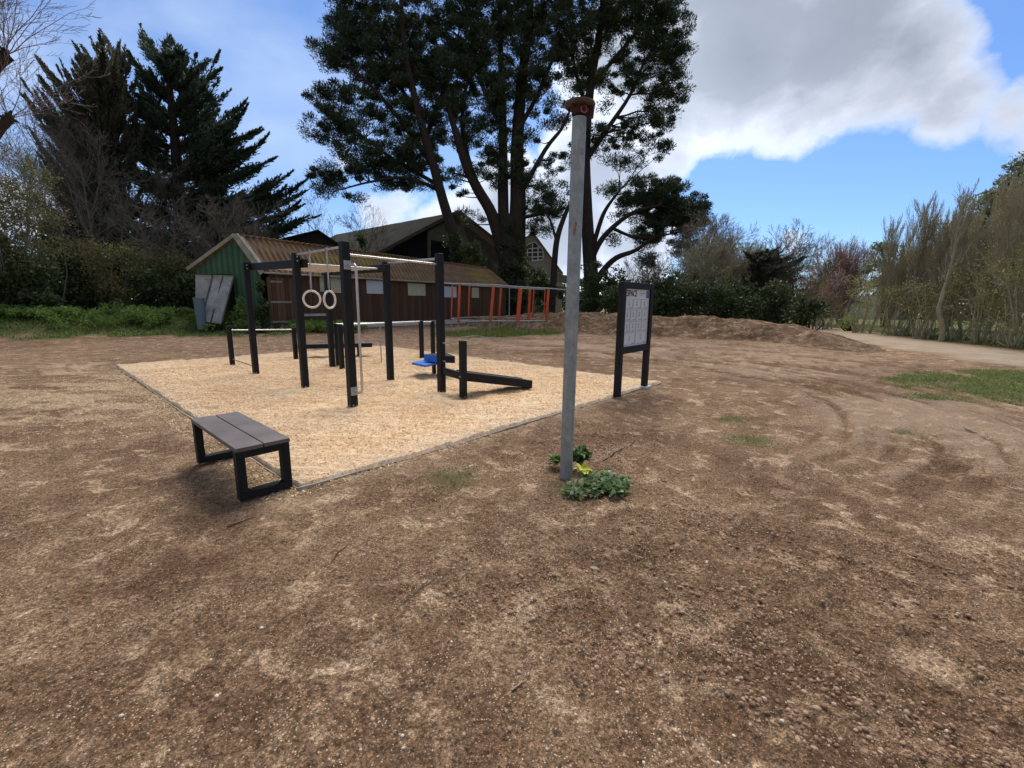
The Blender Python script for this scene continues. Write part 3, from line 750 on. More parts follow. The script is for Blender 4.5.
MT['clod'] = t.fin(t.mix(0.6, t.ramp(t.attr('v'), [(0, (0.22, 0.13, 0.078)), (0.7, (0.36, 0.23, 0.145)), (1.0, (0.46, 0.32, 0.21))]), t.ramp(t.noise(P, 90, 4, 0.7), [(0.3, 0.6), (0.7, 1.4)]), 'MULTIPLY'), 0.95, t.bump(t.noise(P, 120, 4, 0.7), 0.006), spec=0.15)
t = NT('pebble')
MT['pebble'] = t.fin(t.ramp(t.attr('v'), [(0, (0.34, 0.25, 0.17)), (0.7, (0.50, 0.39, 0.28)), (1.0, (0.64, 0.56, 0.45))]), 0.85, spec=0.2)
build_clods('soil_clods', 13000, 0.003, 0.014, MT['clod'], 'brown crumbly clods scattered over the bare soil', 'soil clods', 21, 0.8, 6.0, 1.0, 0.54)
build_clods('pebbles', 2600, 0.003, 0.010, MT['pebble'], 'small pale pebbles and chips scattered over the bare soil', 'pebbles', 22, 0.8, 9.0, 1.1, 0.30)

# ------------------------------------------------------------------ soil bank in front of the hedge
def build_bank():
    path = np.array([(-1.0, 32.5), (2.5, 28.5), (6.5, 26.2), (10.2, 24.0), (12.9, 21.6), (13.4, 19.2), (13.1, 17.2)])
    hh = np.array([0.7, 0.95, 1.0, 0.95, 0.75, 0.45, 0.08]); ww = np.array([3.2, 3.2, 3.3, 3.2, 2.7, 2.0, 1.2])
    xs = np.arange(-6, 20, 0.09); ys = np.arange(12, 38, 0.09)
    X, Y = np.meshgrid(xs, ys, indexing='ij')
    best = np.full(X.shape, 9.0); H = np.zeros(X.shape)
    for i in range(len(path) - 1):
        a, b = path[i], path[i + 1]; ab = b - a
        t = np.clip(((X - a[0]) * ab[0] + (Y - a[1]) * ab[1]) / ab.dot(ab), 0, 1)
        d = np.hypot(X - a[0] - ab[0] * t, Y - a[1] - ab[1] * t) / (ww[i] + (ww[i + 1] - ww[i]) * t)
        h = hh[i] + (hh[i + 1] - hh[i]) * t
        m = d < best; best = np.where(m, d, best); H = np.where(m, h, H)
    dd = best + (fbm(X * 0.9, Y * 0.9, 4, 101) - 0.5) * 0.35
    Z = H * (sstep(1.0, 0.15, dd)) * (0.75 + 0.5 * fbm(X * 0.8, Y * 0.8, 3, 102))
    Z = Z + (0.16 * (fbm(X * 2.2, Y * 2.2, 4, 103, 0.6) - 0.5) + 0.10 * (fbm(X * 7, Y * 7, 3, 104) - 0.5)) * sstep(1.1, 0.8, dd)
    Z = np.where(dd > 1.0, -0.15, Z - 0.03)
    nv = len(ys); i = np.arange(len(xs) - 1)[:, None] * nv; j = np.arange(nv - 1)[None]
    F = np.stack([i + j, i + nv + j, i + nv + j + 1, i + j + 1], -1).reshape(-1, 4)
    zf = Z.ravel(); keep = (zf[F] > -0.14).any(1); F = F[keep]
    idx, inv = np.unique(F, return_inverse=True); F = inv.reshape(F.shape)
    V = np.stack([X.ravel(), Y.ravel(), zf], 1)[idx]
    o = finish('earth_bank', npmesh('earth_bank', V, F), MT['bank'], smooth=True); tag(o, kind='structure')
build_bank()

# ------------------------------------------------------------------ exercise equipment
UZ = Vector((0, 0, 1))
GPT = {k: gp(v[0], v[1]) for k, v in PX.items()}
RIG_AZ = math.atan2(D1[1], D1[0])
def post(name, k, h, w_, parent, az=RIG_AZ):
    g = GPT[k]; mb = MB().box((g.x, g.y, h / 2 - 0.15), (w_, w_, h + 0.3), az)
    return mb.build(name, MT['black_wood'], parent, bevel=0.008)
def zp(k, x, y): return hz(x, y, GPT[k])
ctr = (GPT['A'] + GPT['G']) / 2
rig = thing('workout_rig', 'tall black post frame with steel bars and an overhead ladder on the woodchip pad', 'workout rig', (GPT['B'].x, GPT['B'].y, 0))
HT = {'A': 2.40, 'B': 2.44, 'C': 2.46, 'D': 2.36, 'F': 2.38, 'G': 2.42}
for k in 'ABCDFG':
    post('post', k, HT[k], 0.115 if k != 'C' else 0.12, rig)
    g = GPT[k]
def at(k, z, off=Vector((0, 0, 0))): return Vector((GPT[k].x, GPT[k].y, z)) + off
U1 = Vector((D1[0], D1[1], 0)); U2 = Vector((D2[0], D2[1], 0))
# side beams carrying the ladder rungs
ab = (at('B', 0) - at('A', 0)).normalized(); inn = Vector((-ab.y, ab.x, 0)); inn = inn if inn.dot(at('D', 0) - at('A', 0)) > 0 else -inn
def side_beam(k1, k2, z1, z2, side, e1, e2):
    off = side * 0.10
    return MB().beam(at(k1, z1, off) - ab * e1, at(k2, z2, off) + ab * e2, 0.075, 0.15).build('ladder_beam', MT['black_wood'], rig, bevel=0.008)
side_beam('A', 'B', 2.30, 2.26, inn, 0.0, 0.17)
side_beam('D', 'F', 2.26, 2.24, -inn, 0.0, 0.17)
for i in range(9):
    t = (i + 0.6) / 9
    p = at('A', 2.30, inn * 0.12).lerp(at('B', 2.26, inn * 0.12), t); q = at('D', 2.26, -inn * 0.12).lerp(at('F', 2.24, -inn * 0.12), t)
    smooth_angle(MB().tube([p, q], 0.019, 10).build('rung', MT['steel'], rig))
def bar(p, q, r=0.017, name='pull_up_bar', parent=None, mat='steel', n=12):
    o = smooth_angle(MB().tube([p, q], r, n).build(name, MT[mat], parent or rig)); return o
barBC = (at('B', zp('B', 296.3, 254.9)), at('C', zp('C', 341, 246.4)))
bar(*barBC)
bar(at('C', zp('C', 346, 254.3)), at('G', zp('G', 437, 264.3)))
bar(at('F', zp('F', 386, 263.3)), at('G', zp('G', 437, 258.4)))
for k in 'ABDF':
    g = at(k, HT[k] - .14); vdir = Vector((-g.x, -g.y, 0)).normalized(); fd = -U1 if (-U1).dot(vdir) > (-U2).dot(vdir) else -U2
    for dz in (0, .07): MB().tube([g + fd * .055 + UZ * dz, g + fd * .066 + UZ * dz], .012, 8).build('bolt', MT['steel'], rig)
# bent climbing pole on the near corner post
cx = at('C', 0); dirp = -U1
z_hi = zp('C', 346, 265.2); z_lo = zp('C', 353, 392.5) + 0.03
rr_ = 0.34
def arcpole():
    pts = [cx + dirp * 0.05 + UZ * z_hi]
    x1 = 0.31
    c_ = 0.07
    for i in range(7):
        a = PI / 2 * i / 6; pts.append(cx + dirp * (x1 - c_ + c_ * math.sin(a)) + UZ * (z_hi - c_ + c_ * math.cos(a)))
    for i in range(7):
        a = PI / 2 * i / 6; pts.append(cx + dirp * (x1 - c_ + c_ * math.cos(a)) + UZ * (z_lo + c_ - c_ * math.sin(a)))
    pts.append(cx + dirp * 0.05 + UZ * z_lo)
    return pts
smooth_angle(MB().tube(arcpole(), 0.019, 14).build('climbing_pole', MT['steel'], rig))
for z in (z_hi, z_lo):
    f = MB().box(cx + dirp * 0.069 + UZ * z, (0.014, 0.11, 0.13), math.atan2(dirp.y, dirp.x)).build('flange_plate', MT['galv_dull'], rig, bevel=0.003)
# short post, cross board and incline board
post('short_post', 'H', 0.97, 0.10, rig)
H0 = at('H', 0); G0 = at('G', 0); gh = (H0 - G0).normalized(); gn = Vector((-gh.y, gh.x, 0))
zc = hz(452, 373.8, (G0 + H0) / 2)
MB().beam(G0 + UZ * (zc + .02) + gn * 0.0, H0 + UZ * zc, 0.05, 0.13).build('cross_board', MT['black_wood'], rig, bevel=0.006)
# incline board: two side rails and a plank, foot end resting low on the chips
S0 = Vector(gp(466, 375.5, 0)) * 0
foot = gp(531, 390, 0.0)
top_l = H0 + UZ * (zc - 0.0)
ft = Vector((foot.x, foot.y, 0.11)); dd_ = (ft - top_l).normalized(); perp = Vector((-dd_.y, dd_.x, 0)).normalized()
if perp.y < 0: perp = -perp
MB().beam(top_l + dd_ * 0.03, ft, 0.05, 0.145).build('incline_rail', MT['black_wood'], rig, bevel=0.006)
MB().beam(top_l + perp * 0.34 + dd_ * 0.03, ft + perp * 0.34, 0.05, 0.145).build('incline_rail', MT['black_wood'], rig, bevel=0.006)
MB().beam(top_l + perp * 0.17 + dd_ * 0.03 + UZ * 0.045, ft + perp * 0.17 + UZ * 0.045, 0.285, 0.04, (0, 0, 1)).build('incline_board', MT['black_wood'], rig, bevel=0.006)
MB().beam(ft - dd_ * 0.02 + UZ * -0.02, ft + perp * 0.34 + UZ * -0.02 - dd_ * 0.02, 0.10, 0.13).build('foot_block', MT['black_wood'], rig, bevel=0.006)
# small foot-hold bars and bolts
bz = zp('G', 444, 342.6)
bar(at('G', bz), at('G', bz) + gh * 0.14, 0.012, 'foot_bar'); bar(at('G', zp('G', 445, 360.5)), at('G', zp('G', 445, 360.5)) + gh * 0.13, 0.012, 'foot_bar')
bar(at('H', zp('H', 456, 343.6)) - gh * 0.13, at('H', zp('H', 456, 343.6)), 0.012, 'foot_bar')
bar(H0 + UZ * zc - gn * 0.056 + gh * 0.0, H0 + UZ * zc - gn * 0.070, 0.012, 'bolt_head')
# blue topped step boards fixed behind post G
Gb = gp(434, 379, 0)
stepb = thing('step_box', 'blue-topped dark step platform behind the right tall post', 'step box', (Gb.x, Gb.y, 0))
sA = math.atan2(D1[1], D1[0])
def sb(c, sz, nm, mt, pa=stepb): return MB().box(c, sz, sA).build(nm, MT[mt], pa, bevel=0.008)
q0 = Vector((Gb.x, Gb.y, 0))
ze = hz(450, 360, q0 + U1 * 0.0)
def px_on_z(x, y, z): return gp(x, y, z)
zb = 0.30
c1_ = px_on_z(431, 364.5, zb)
lo = MB()
p_a = px_on_z(411.5, 362.5, zb); p_b = px_on_z(427, 358.8, zb + .02); p_c = px_on_z(441, 361.8, zb); p_d = px_on_z(425, 365.2, zb)
lo.slab([p_a, p_d, p_c, p_b], 0.045).build('lower_step', MT['blue'], stepb, bevel=0.006)
zt = 0.47
t_a = px_on_z(424.3, 354.2, zt); t_b = px_on_z(446, 352.2, zt); t_c = px_on_z(455, 356.2, zt); t_d = px_on_z(438.5, 355.6, zt)
up_ = MB().slab([t_a, t_d, t_c, t_b], 0.15).build('upper_step', MT['black_wood'], stepb, bevel=0.006)
ff = (t_d - t_a); nrm = Vector((ff.y, -ff.x, 0)).normalized()
if nrm.y > 0: nrm = -nrm
o_ = nrm * 0.012
MB().slab([t_a + o_, t_a + o_ - UZ * 0.15, t_d + o_ - UZ * 0.15, t_d + o_], 0.010).build('rubber_face', MT['blue'], stepb, bevel=0.002)
cbase = (t_a + t_b + t_c + t_d) / 4
MB().box((cbase.x, cbase.y, 0.14), (0.09, 0.09, 0.40), sA).build('leg', MT['black_wood'], stepb, bevel=0.006)
cb2 = (p_b + p_c) / 2
MB().box((cb2.x, cb2.y, 0.08), (0.07, 0.07, 0.36), sA).build('leg', MT['black_wood'], stepb, bevel=0.006)

# low bar station and far plank bench
low = thing('low_bar_station', 'low steel bar between two short black posts at the left rear of the pad', 'exercise bar', (GPT['I'].x, GPT['I'].y, 0))
post('short_post', 'I', 0.97, 0.10, low); post('short_post', 'J', 0.86, 0.10, low)
bar(at('I', hz(233, 330.2, GPT['I'])), at('J', hz(294, 329.6, GPT['J'])), 0.017, 'steel_bar', low)
bar(at('I', 0.14), at('A', 0.14), 0.010, 'lower_rail', low, 'bark_grey')
bl = GPT['J'] + Vector((0.08, 0.0, 0)); br = gp(365.3, 356.5)
pb = thing('plank_bench', 'long low black plank bench at the back of the pad behind the rig', 'bench', ((bl.x + br.x) / 2, (bl.y + br.y) / 2, 0))
bd = (br - bl).normalized(); bp = Vector((-bd.y, bd.x, 0)); bp = bp if bp.y > 0 else -bp
hb = hz(365, 343, br)
for s in (0, 1):
    o = MB().beam(bl + bp * (0.02 + 0.19 * s) + UZ * (hb - 0.03), br + bp * (0.02 + 0.19 * s) + bd * 0.22 + UZ * (hb - 0.03), 0.17, 0.06).build('seat_plank', MT['bench_plank'], pb, bevel=0.006)
for s in (0, 1):
    MB().beam(bl + bp * (-0.055 + 0.34 * s) + UZ * (hb - 0.06), br + bp * (-0.055 + 0.34 * s) + bd * 0.2 + UZ * (hb - 0.06), 0.04, 0.12).build('side_rail', MT['black_wood'], pb, bevel=0.006)
for tt in (0.06, 0.90):
    for s in (0, 1):
        p = bl.lerp(br, tt) + bp * (0.02 + 0.22 * s); MB().box((p.x, p.y, (hb - 0.1) / 2 - 0.05), (0.08, 0.08, hb - 0.02), math.atan2(bd.y, bd.x)).build('leg', MT['black_wood'], pb, bevel=0.006)
# parallel bars
par = thing('parallel_bars', 'pair of waist-high steel parallel bars on short black posts behind the rig', 'parallel bars', ((GPT['E'].x + GPT['L'].x) / 2, (GPT['E'].y + GPT['L'].y) / 2, 0))
for k, h in (('E', 1.06), ('K', 1.07), ('L', 1.03)): post('short_post', k, h, 0.10, par)
dl_ = (GPT['L'] - GPT['D']).normalized()
GPT['N'] = GPT['D'] + dl_ * 0.16
post('short_post', 'N', 1.05, 0.09, par)
bar(at('N', 1.035), at('L', 1.0), 0.022, 'rail', par); bar(at('E', 1.04), at('K', 1.04), 0.022, 'rail', par)
m1 = gp(381.5, 362.8); bar(Vector((m1.x, m1.y, -0.1)), Vector((m1.x, m1.y, 1.02)), 0.014, 'support_leg', par, 'galv_dull')
# gymnastic rings hang from the bar between posts B and C
def ring(tx, ty, bx, by, rcx, rcy, rw, rh, label):
    # point on bar nearest image x
    p, q = barBC
    best = min((abs(proj(p.lerp(q, t / 200))[0] - tx), t / 200) for t in range(201))[1]
    top = p.lerp(q, best)
    Yd = top.y
    Rr = rh / 2 * (math.hypot(*(np.array(on(rcx, rcy + 1, Yd)) - np.array(on(rcx, rcy, Yd)))[1:])) * 0.93
    c = on(rcx, rcy, Yd)
    g = thing('gymnastic_ring', label, 'ring', (c.x, c.y, c.z), 'rings hanging from the bar')
    yaw = math.acos(min(0.999, rw / rh)); vd = Vector((c.x, c.y, 0)).normalized(); pr = Vector((vd.y, -vd.x, 0))
    a1 = pr * math.cos(yaw) + vd * math.sin(yaw)
    smooth_angle(MB().torus(c, a1, UZ, Rr - 0.014, 0.0175, 44, 12).build('ring', MT['ring'], g), 80)
    rt = c + UZ * (Rr)
    MB().beam(top + UZ * 0.0, rt + UZ * 0.10, 0.012, 0.024, (pr.x, pr.y, 0)).build('strap', MT['strap'], g)
    MB().beam(rt + UZ * 0.15, rt + UZ * 0.04, 0.022, 0.034, (pr.x, pr.y, 0)).build('buckle', MT['galv_dull'], g, bevel=0.004)
    smooth_angle(MB().torus(rt + UZ * 0.012, vd, UZ, 0.030, 0.006, 20, 8).build('loop', MT['strap'], g), 80)
    smooth_angle(MB().torus(top, (q - p).normalized().cross(UZ), UZ, 0.024, 0.006, 18, 8).build('hanger', MT['galv_dull'], g), 80)
ring(309.4, 252, 311, 287, 311.9, 299.2, 18.6, 19.6, 'cream gymnastic ring hanging round and facing the viewer, left of the pair')
ring(326.6, 249, 328.8, 287, 329.7, 299.6, 12.6, 20.2, 'cream gymnastic ring hanging turned aside as a narrow oval, right of the pair')

# near bench
b1 = gp(247, 502); 
bn = thing('park_bench', 'small backless bench with two brown composite planks on black box legs beside the pad corner', 'bench', (-2.6, 3.95, 0))
n1 = gp(249, 452.5, 0.435); n2 = gp(289, 439.5, 0.435); f1 = gp(191.5, 417.5, 0.435); f2 = gp(233, 409.5, 0.435)
cl = (n1 + n2 + f1 + f2) / 4; cl.z = 0
bu = Vector((D1[0], D1[1], 0)); bv = Vector((D2[0], D2[1], 0))
Lb, Wb = 1.34, 0.42
cl = gp(290, 437.7, 0.44); cl.z = 0; cl = cl + bu * (Lb / 2) - bv * (Wb / 2)
TOPZ = 0.44
for s in (-1, 1):
    c = cl + bv * s * (Wb / 4 + 0.0015)
    MB().beam(c - bu * Lb / 2 + UZ * (TOPZ - 0.0175), c + bu * Lb / 2 + UZ * (TOPZ - 0.0175), Wb / 2 - 0.006, 0.035).build('seat_plank', MT['bench_plank'], bn, bevel=0.004)
for s in (-1, 1):
    c = cl + bu * s * (Lb / 2 - 0.055)
    mb = MB(); lw, lt = 0.085, 0.065
    zt_ = TOPZ - 0.037
    mb.beam(c - bv * (Wb / 2 - 0.004) + UZ * (zt_ - 0.03), c + bv * (Wb / 2 - 0.004) + UZ * (zt_ - 0.03), lw, 0.06)
    for q in (-1, 1):
        cc_ = c + bv * q * (Wb / 2 - 0.004 - lt / 2)
        mb.box((cc_.x, cc_.y, (zt_ - 0.06 + 0.055) / 2), (lw, lt, zt_ - 0.06 - 0.055 - 0.002), math.atan2(bu.y, bu.x))
    mb.beam(c - bv * (Wb / 2 - 0.004) + UZ * 0.022, c + bv * (Wb / 2 - 0.004) + UZ * 0.022, lw, 0.064)
    lf = mb.build('leg_frame', MT['black_wood'], bn, bevel=0.004)
    for q in (-1, 1):
        p = c + bv * q * (Wb / 2 - 0.10) + UZ * 0.057
        MB().tube([p, p + UZ * 0.006], 0.007, 8).build('bolt', MT['steel'], lf)
MB().beam(cl - bu * (Lb / 2 - 0.1) + UZ * (TOPZ - 0.06), cl + bu * (Lb / 2 - 0.1) + UZ * (TOPZ - 0.06), 0.06, 0.045).build('spine_rail', MT['black_wood'], bn, bevel=0.004)

# notice board
s1 = gp(617, 395.8); s2 = gp(644.1, 386.9)
sbd = thing('notice_board', 'black framed notice board with a pale exercise chart at the pad edge', 'notice board', ((s1.x + s2.x) / 2, (s1.y + s2.y) / 2, 0))
sd_ = (s2 - s1).normalized(); sn = Vector((sd_.y, -sd_.x, 0)); saz = math.atan2(sd_.y, sd_.x); Ls = (s2 - s1).length
HS = 1.97
for p in (s1, s2):
    MB().box((p.x, p.y, HS / 2 - 0.15), (0.115, 0.10, HS + 0.3), saz).build('post', MT['black_wood'], sbd, bevel=0.006)
MB().beam(s1 + UZ * (HS - 0.055) + sd_ * 0.058, s2 + UZ * (HS - 0.055) - sd_ * 0.058, 0.095, 0.11).build('frame_rail', MT['black_wood'], sbd, bevel=0.005)
zl = hz(630, 348.6, (s1 + s2) / 2)
MB().beam(s1 + UZ * zl + sd_ * 0.058, s2 + UZ * zl - sd_ * 0.058, 0.095, 0.12).build('frame_rail', MT['black_wood'], sbd, bevel=0.005)
pz0, pz1 = zl + 0.058, HS - 0.112
pl, pr_ = s1 + sd_ * 0.056, s2 - sd_ * 0.056
panel = MB().beam(pl + UZ * ((pz0 + pz1) / 2), pr_ + UZ * ((pz0 + pz1) / 2), 0.02, pz1 - pz0).build('panel', MT['panel'], sbd)
if sn.dot(Vector((0, 0, 0)) - s1) < 0: sn = -sn
pw = (pr_ - pl).length; ph_ = pz1 - pz0
def pp(u, v): return pl + sd_ * (u * pw) + UZ * (pz1 - v * ph_) + sn * 0.0125
def prect(mb, u0, v0, u1, v1, off=0.0):
    q = [pp(u0, v1) + sn * off, pp(u1, v1) + sn * off, pp(u1, v0) + sn * off, pp(u0, v0) + sn * off]
    mb.slab(q, 0.0015)
gl = MB()
rows = [(0.17, 0.345, 3), (0.36, 0.55, 4), (0.565, 0.745, 4), (0.76, 0.975, 2)]
nb = 0
lw_ = 0.008
rg = random.Random(3)
for v0, v1, n in rows:
    for i in range(n):
        u0 = 0.04 + i * 0.93 / n; u1 = 0.04 + (i + 1) * 0.93 / n - 0.015
        for a, b, c, d in ((u0, v0, u1, v0 + 0.005), (u0, v1 - 0.005, u1, v1), (u0, v0 + 0.0055, u0 + lw_, v1 - 0.0055), (u1 - lw_, v0 + 0.0055, u1, v1 - 0.0055)):
            prect(gl, a, b, c, d)
        pic = MB()
        cu = (u0 + u1) / 2; cv = (v0 + v1) / 2 - 0.012
        # little stick diagrams and caption dashes
        prect(pic, cu - 0.010, cv - 0.045, cu + 0.012, cv - 0.030)
        prect(pic, cu - 0.006, cv - 0.029, cu + 0.006, cv + 0.010)
        prect(pic, cu - 0.040 + rg.uniform(-.01, .01), cv - 0.022, cu - 0.0065, cv - 0.016)
        prect(pic, cu + 0.0065, cv - 0.020, cu + 0.045 + rg.uniform(-.01, .01), cv - 0.014)
        prect(pic, cu - 0.022, cv + 0.0095, cu - 0.002, cv + 0.042); prect(pic, cu + 0.010, cv + 0.0105, cu + 0.021, cv + 0.040)
        pic.build('exercise_diagram', MT['ink_soft'], panel); cap = MB(); prect(cap, u1 - 0.13, v1 - 0.026, u1 - 0.03, v1 - 0.014); cap.build('caption', MT['ink_soft'], panel)
gl.build('grid_lines', MT['ink_soft'], panel)
lg = MB(); prect(lg, 0.86, 0.015, 0.985, 0.15); lg.build('blue_square', MT['logo_blue'], panel)
sm = MB()
prect(sm, 0.56, 0.06, 0.82, 0.072); prect(sm, 0.56, 0.09, 0.74, 0.10); sm.build('small_print', MT['ink_soft'], panel)
tx = bpy.data.curves.new('title_text', 'FONT'); tx.body = 'ESPACE'; tx.size = 0.150; tx.extrude = 0.001; tx.offset = 0.0005; tx.space_character = 0.92
to = link(bpy.data.objects.new('title_text', tx)); tx.materials.append(MT['ink'])
fx = sd_ if sn.cross(sd_).z > 0 or True else -sd_
p0 = pp(0.03, 0.125) + sn * 0.003
Mx = Matrix(((sd_.x, 0, sn.x, p0.x), (sd_.y, 0, sn.y, p0.y), (0, 1, 0, p0.z), (0, 0, 0, 1)))
bpy.context.view_layer.update()
tme = bpy.data.meshes.new_from_object(to); bpy.data.objects.remove(to); to = link(bpy.data.objects.new('title_text', tme))
to.parent = panel; to.matrix_basis = Matrix.Translation(-wloc(panel)) @ Mx
# concrete spill at right post
MB().box((s2.x, s2.y, 0.0), (0.26, 0.2, 0.05), saz).build('footing', MT['concrete'], sbd, bevel=0.015)

# galvanised pole
pb_ = gp(565.9, 474.5); ptop_h = hz(579, 119, pb_)
Pl = thing('metal_pole', 'tall dull galvanised metal pole with a rusty flanged cap standing in the bare soil', 'pole', (pb_.x, pb_.y, 0))
topP = on(579.3, 118, pb_.y + 0.02)
rP = 0.0585
bt = Vector((pb_.x, pb_.y, -0.2)); 
ns = 26; pts = [bt.lerp(topP, i / ns) for i in range(ns + 1)]
tube = MB().tube(pts, [rP] * (ns + 1), 32); tube = smooth_angle(tube.build('pipe', MT['galv'], Pl))
ax = (topP - bt).normalized(); sx = ax.cross(Vector((0, 1, 0))).normalized(); sy = sx.cross(ax)
smooth_angle(MB().tube([topP + ax * 0.02, topP + ax * 0.065, topP + ax * 0.085], [rP + 0.006, rP + 0.010, rP + 0.02], 28).build('collar', MT['rust'], Pl))
cap = smooth_angle(MB().tube([topP + ax * 0.082, topP + ax * 0.098, topP + ax * 0.110, topP + ax * 0.116], [0.118, 0.128, 0.124, 0.10], 36).build('flange_cap', MT['flange'], Pl))
for i in range(6):
    a = 2 * PI * i / 6 + 0.3; d = sx * math.cos(a) + sy * math.sin(a)
    p = topP + ax * 0.06 + d * 0.088
    MB().tube([p, p + ax * 0.07], 0.011, 8).build('bolt', MT['rust'], Pl)
MB().beam(topP + ax * 0.075 + sx * -0.10, topP + ax * 0.0 + sx * -0.094, 0.028, 0.04).build('clamp_tab', MT['rust'], Pl)
for s_ in (-0.35,):
    d = (sx * s_ - Vector((0, 1, 0)) * 0.8).normalized(); c = topP + ax * 0.045 + d * (rP + 0.008)
    smooth_angle(MB().torus(c, ax, d.cross(ax), 0.026, 0.006, 20, 8).build('hook', MT['red_paint'], Pl), 80)
# patch of red paint on the shaft
mk = MB(); pm = on(575.6, 229, pb_.y); tt = (pm.z - bt.z) / (topP.z - bt.z); cP = bt.lerp(topP, tt)
for zz, a0, a1, hh_ in ((0.0, -0.18, 0.16, 0.05), (0.035, -0.05, 0.2, 0.04), (-0.035, -0.25, 0.05, 0.045)):
    base_a = math.atan2(-cP.y, -cP.x)
    n = 6; vs2 = []
    for i in range(n + 1):
        a = base_a + a0 + (a1 - a0) * i / n; d = Vector((math.cos(a), math.sin(a), 0)) * (rP + 0.0012)
        j = 0.010 * math.sin(i * 2.1 + zz * 90)
        vs2 += [cP + d + UZ * (zz - hh_ / 2 + j), cP + d + UZ * (zz + hh_ / 2 - j)]
    mk.add(vs2, [(2 * i, 2 * i + 2, 2 * i + 3, 2 * i + 1) for i in range(n)])
mk.build('red_mark', MT['red_paint'], tube)

# plants at the foot of the pole
def broad_leaves(name, pts, dirs, L, Wd, mat, parent, rng):
    """curved 6-vertex leaves"""
    n = len(pts); d = unit(dirs); r = unit(np.cross(d, np.array([[0, 0, 1.0]]) + rng.normal(size=(n, 3)) * 0.35)); u = np.cross(r, d)
    L = L[:, None]; Wd = Wd[:, None]
    V = np.stack([pts, pts + d * L * .3 + r * Wd * .5 + u * L * .06, pts + d * L * .72 + r * Wd * .36 + u * L * .02, pts + d * L - u * L * .14,
                  pts + d * L * .72 - r * Wd * .36 + u * L * .02, pts + d * L * .3 - r * Wd * .5 + u * L * .06], 1)
    F = (np.array([[0, 1, 2, 3], [0, 3, 4, 5]])[None] + np.arange(n)[:, None, None] * 6).reshape(-1, 4)
    v = np.repeat(rng.uniform(0, 1, n), 6)
    return finish(name, npmesh(name, V.reshape(-1, 3), F, {'v': v}), mat, parent)
def sprig_plant(root, center, stems, mats, rng, spread, height, leaf=(0.04, 0.09), nl=9, lie=0.0):
    mbs = MB(); P_, D_ = [], []
    for i in range(stems if lie else stems // 2):      # bare thin stalks lying around
        a = rng.uniform(0, 2 * PI); l = spread * rng.uniform(.7, 1.35); q0 = np.array(center) + rng.normal(size=3) * spread * .25; q0[2] = 0.012
        q1 = q0 + np.array([math.cos(a) * l, math.sin(a) * l, rng.uniform(0, .03)]); mbs.tube([Vector(q0), Vector((q0 + q1) / 2 + np.array([0, 0, .02])), Vector(q1)], [.0025, .002, .0012], 4)
    for i in range(stems):
        a = rng.uniform(0, 2 * PI); out_ = np.array([math.cos(a), math.sin(a), 0]) * spread * rng.uniform(0.3, 1)
        p0 = np.array(center) + out_ * 0.15 * (1 - lie) + (out_ * -0.2 if lie else 0)
        p2 = np.array(center) + out_ + np.array([0, 0, height * rng.uniform(0.5, 1.0)])
        p1 = (p0 + p2) / 2 + np.array([0, 0, height * 0.35])
        pts = [Vector((1 - t) ** 2 * p0 + 2 * t * (1 - t) * p1 + t * t * p2) for t in np.linspace(0, 1, 6)]
        mbs.tube(pts, [0.004, 0.004, 0.0035, 0.003, 0.0025, 0.002], 5)
        for k in range(nl):
            t = rng.uniform(0.25, 1.0); q = (1 - t) ** 2 * p0 + 2 * t * (1 - t) * p1 + t * t * p2
            dd = rng.normal(size=3); dd[2] = abs(dd[2]) * 0.5 - 0.1
            if lie: q = q.copy(); q[2] = 0.008 + (q[2] - 0.008) * rng.uniform(0.0, 0.8)
            q = q + rng.normal(size=3) * np.array([.012, .012, 0])
            P_.append(q); D_.append(dd + out_ / (spread + 1e-6) * 0.5)
    mbs.build('stems', MT['stem'], root)
    P_ = np.array(P_); D_ = np.array(D_); n = len(P_)
    k = rng.randint(0, len(mats), n)
    for i, m in enumerate(mats):
        s = k == i
        if s.sum() > 3:
            L = rng.uniform(*leaf, s.sum()); broad_leaves('leaf_cluster', P_[s], D_[s], L, L * rng.uniform(0.5, 0.8, s.sum()), MT[m], root, rng)
rng = np.random.RandomState(31)
c = gp(580, 466); r_ = thing('weed_plant', 'small dark green leafy weed growing right behind the pole foot', 'weed', c); sprig_plant(r_, (c.x, c.y, 0.0), 16, ['fresh_leaf', 'fresh_leaf', 'hedge_leaf'], rng, 0.11, 0.19, (0.035, 0.08), 22)
c = gp(556, 465); r_ = thing('weed_plant', 'tiny bright green weed sprouting left of the pole foot', 'weed', c); sprig_plant(r_, (c.x, c.y, 0.0), 8, ['fresh_leaf', 'weed_leaf'], rng, 0.08, 0.10, (0.03, 0.06), 14)
c = gp(607, 488); r_ = thing('cut_branch', 'cut leafy green branch with pale leaf undersides lying right of the pole foot', 'cut branch', c); sprig_plant(r_, (c.x, c.y, 0.0), 34, ['fresh_leaf', 'weed_leaf', 'fresh_leaf', 'pale_leaf'], rng, 0.25, 0.10, (0.035, 0.085), 26, 1.0)
c = gp(574, 492); r_ = thing('cut_sprig', 'pale wilted sprig lying on the soil in front of the pole foot', 'cut branch', c); sprig_plant(r_, (c.x, c.y, 0.0), 22, ['pale_leaf', 'fresh_leaf', 'weed_leaf'], rng, 0.17, 0.07, (0.02, 0.05), 20, 1.0)
c = gp(584, 481); r_ = thing('yellow_sprig', 'bright yellow-green leaves lying between the pole and the cut branch', 'cut branch', c); sprig_plant(r_, (c.x, c.y, 0.05), 5, ['yellow_leaf'], rng, 0.06, 0.08, (0.05, 0.08), 6)
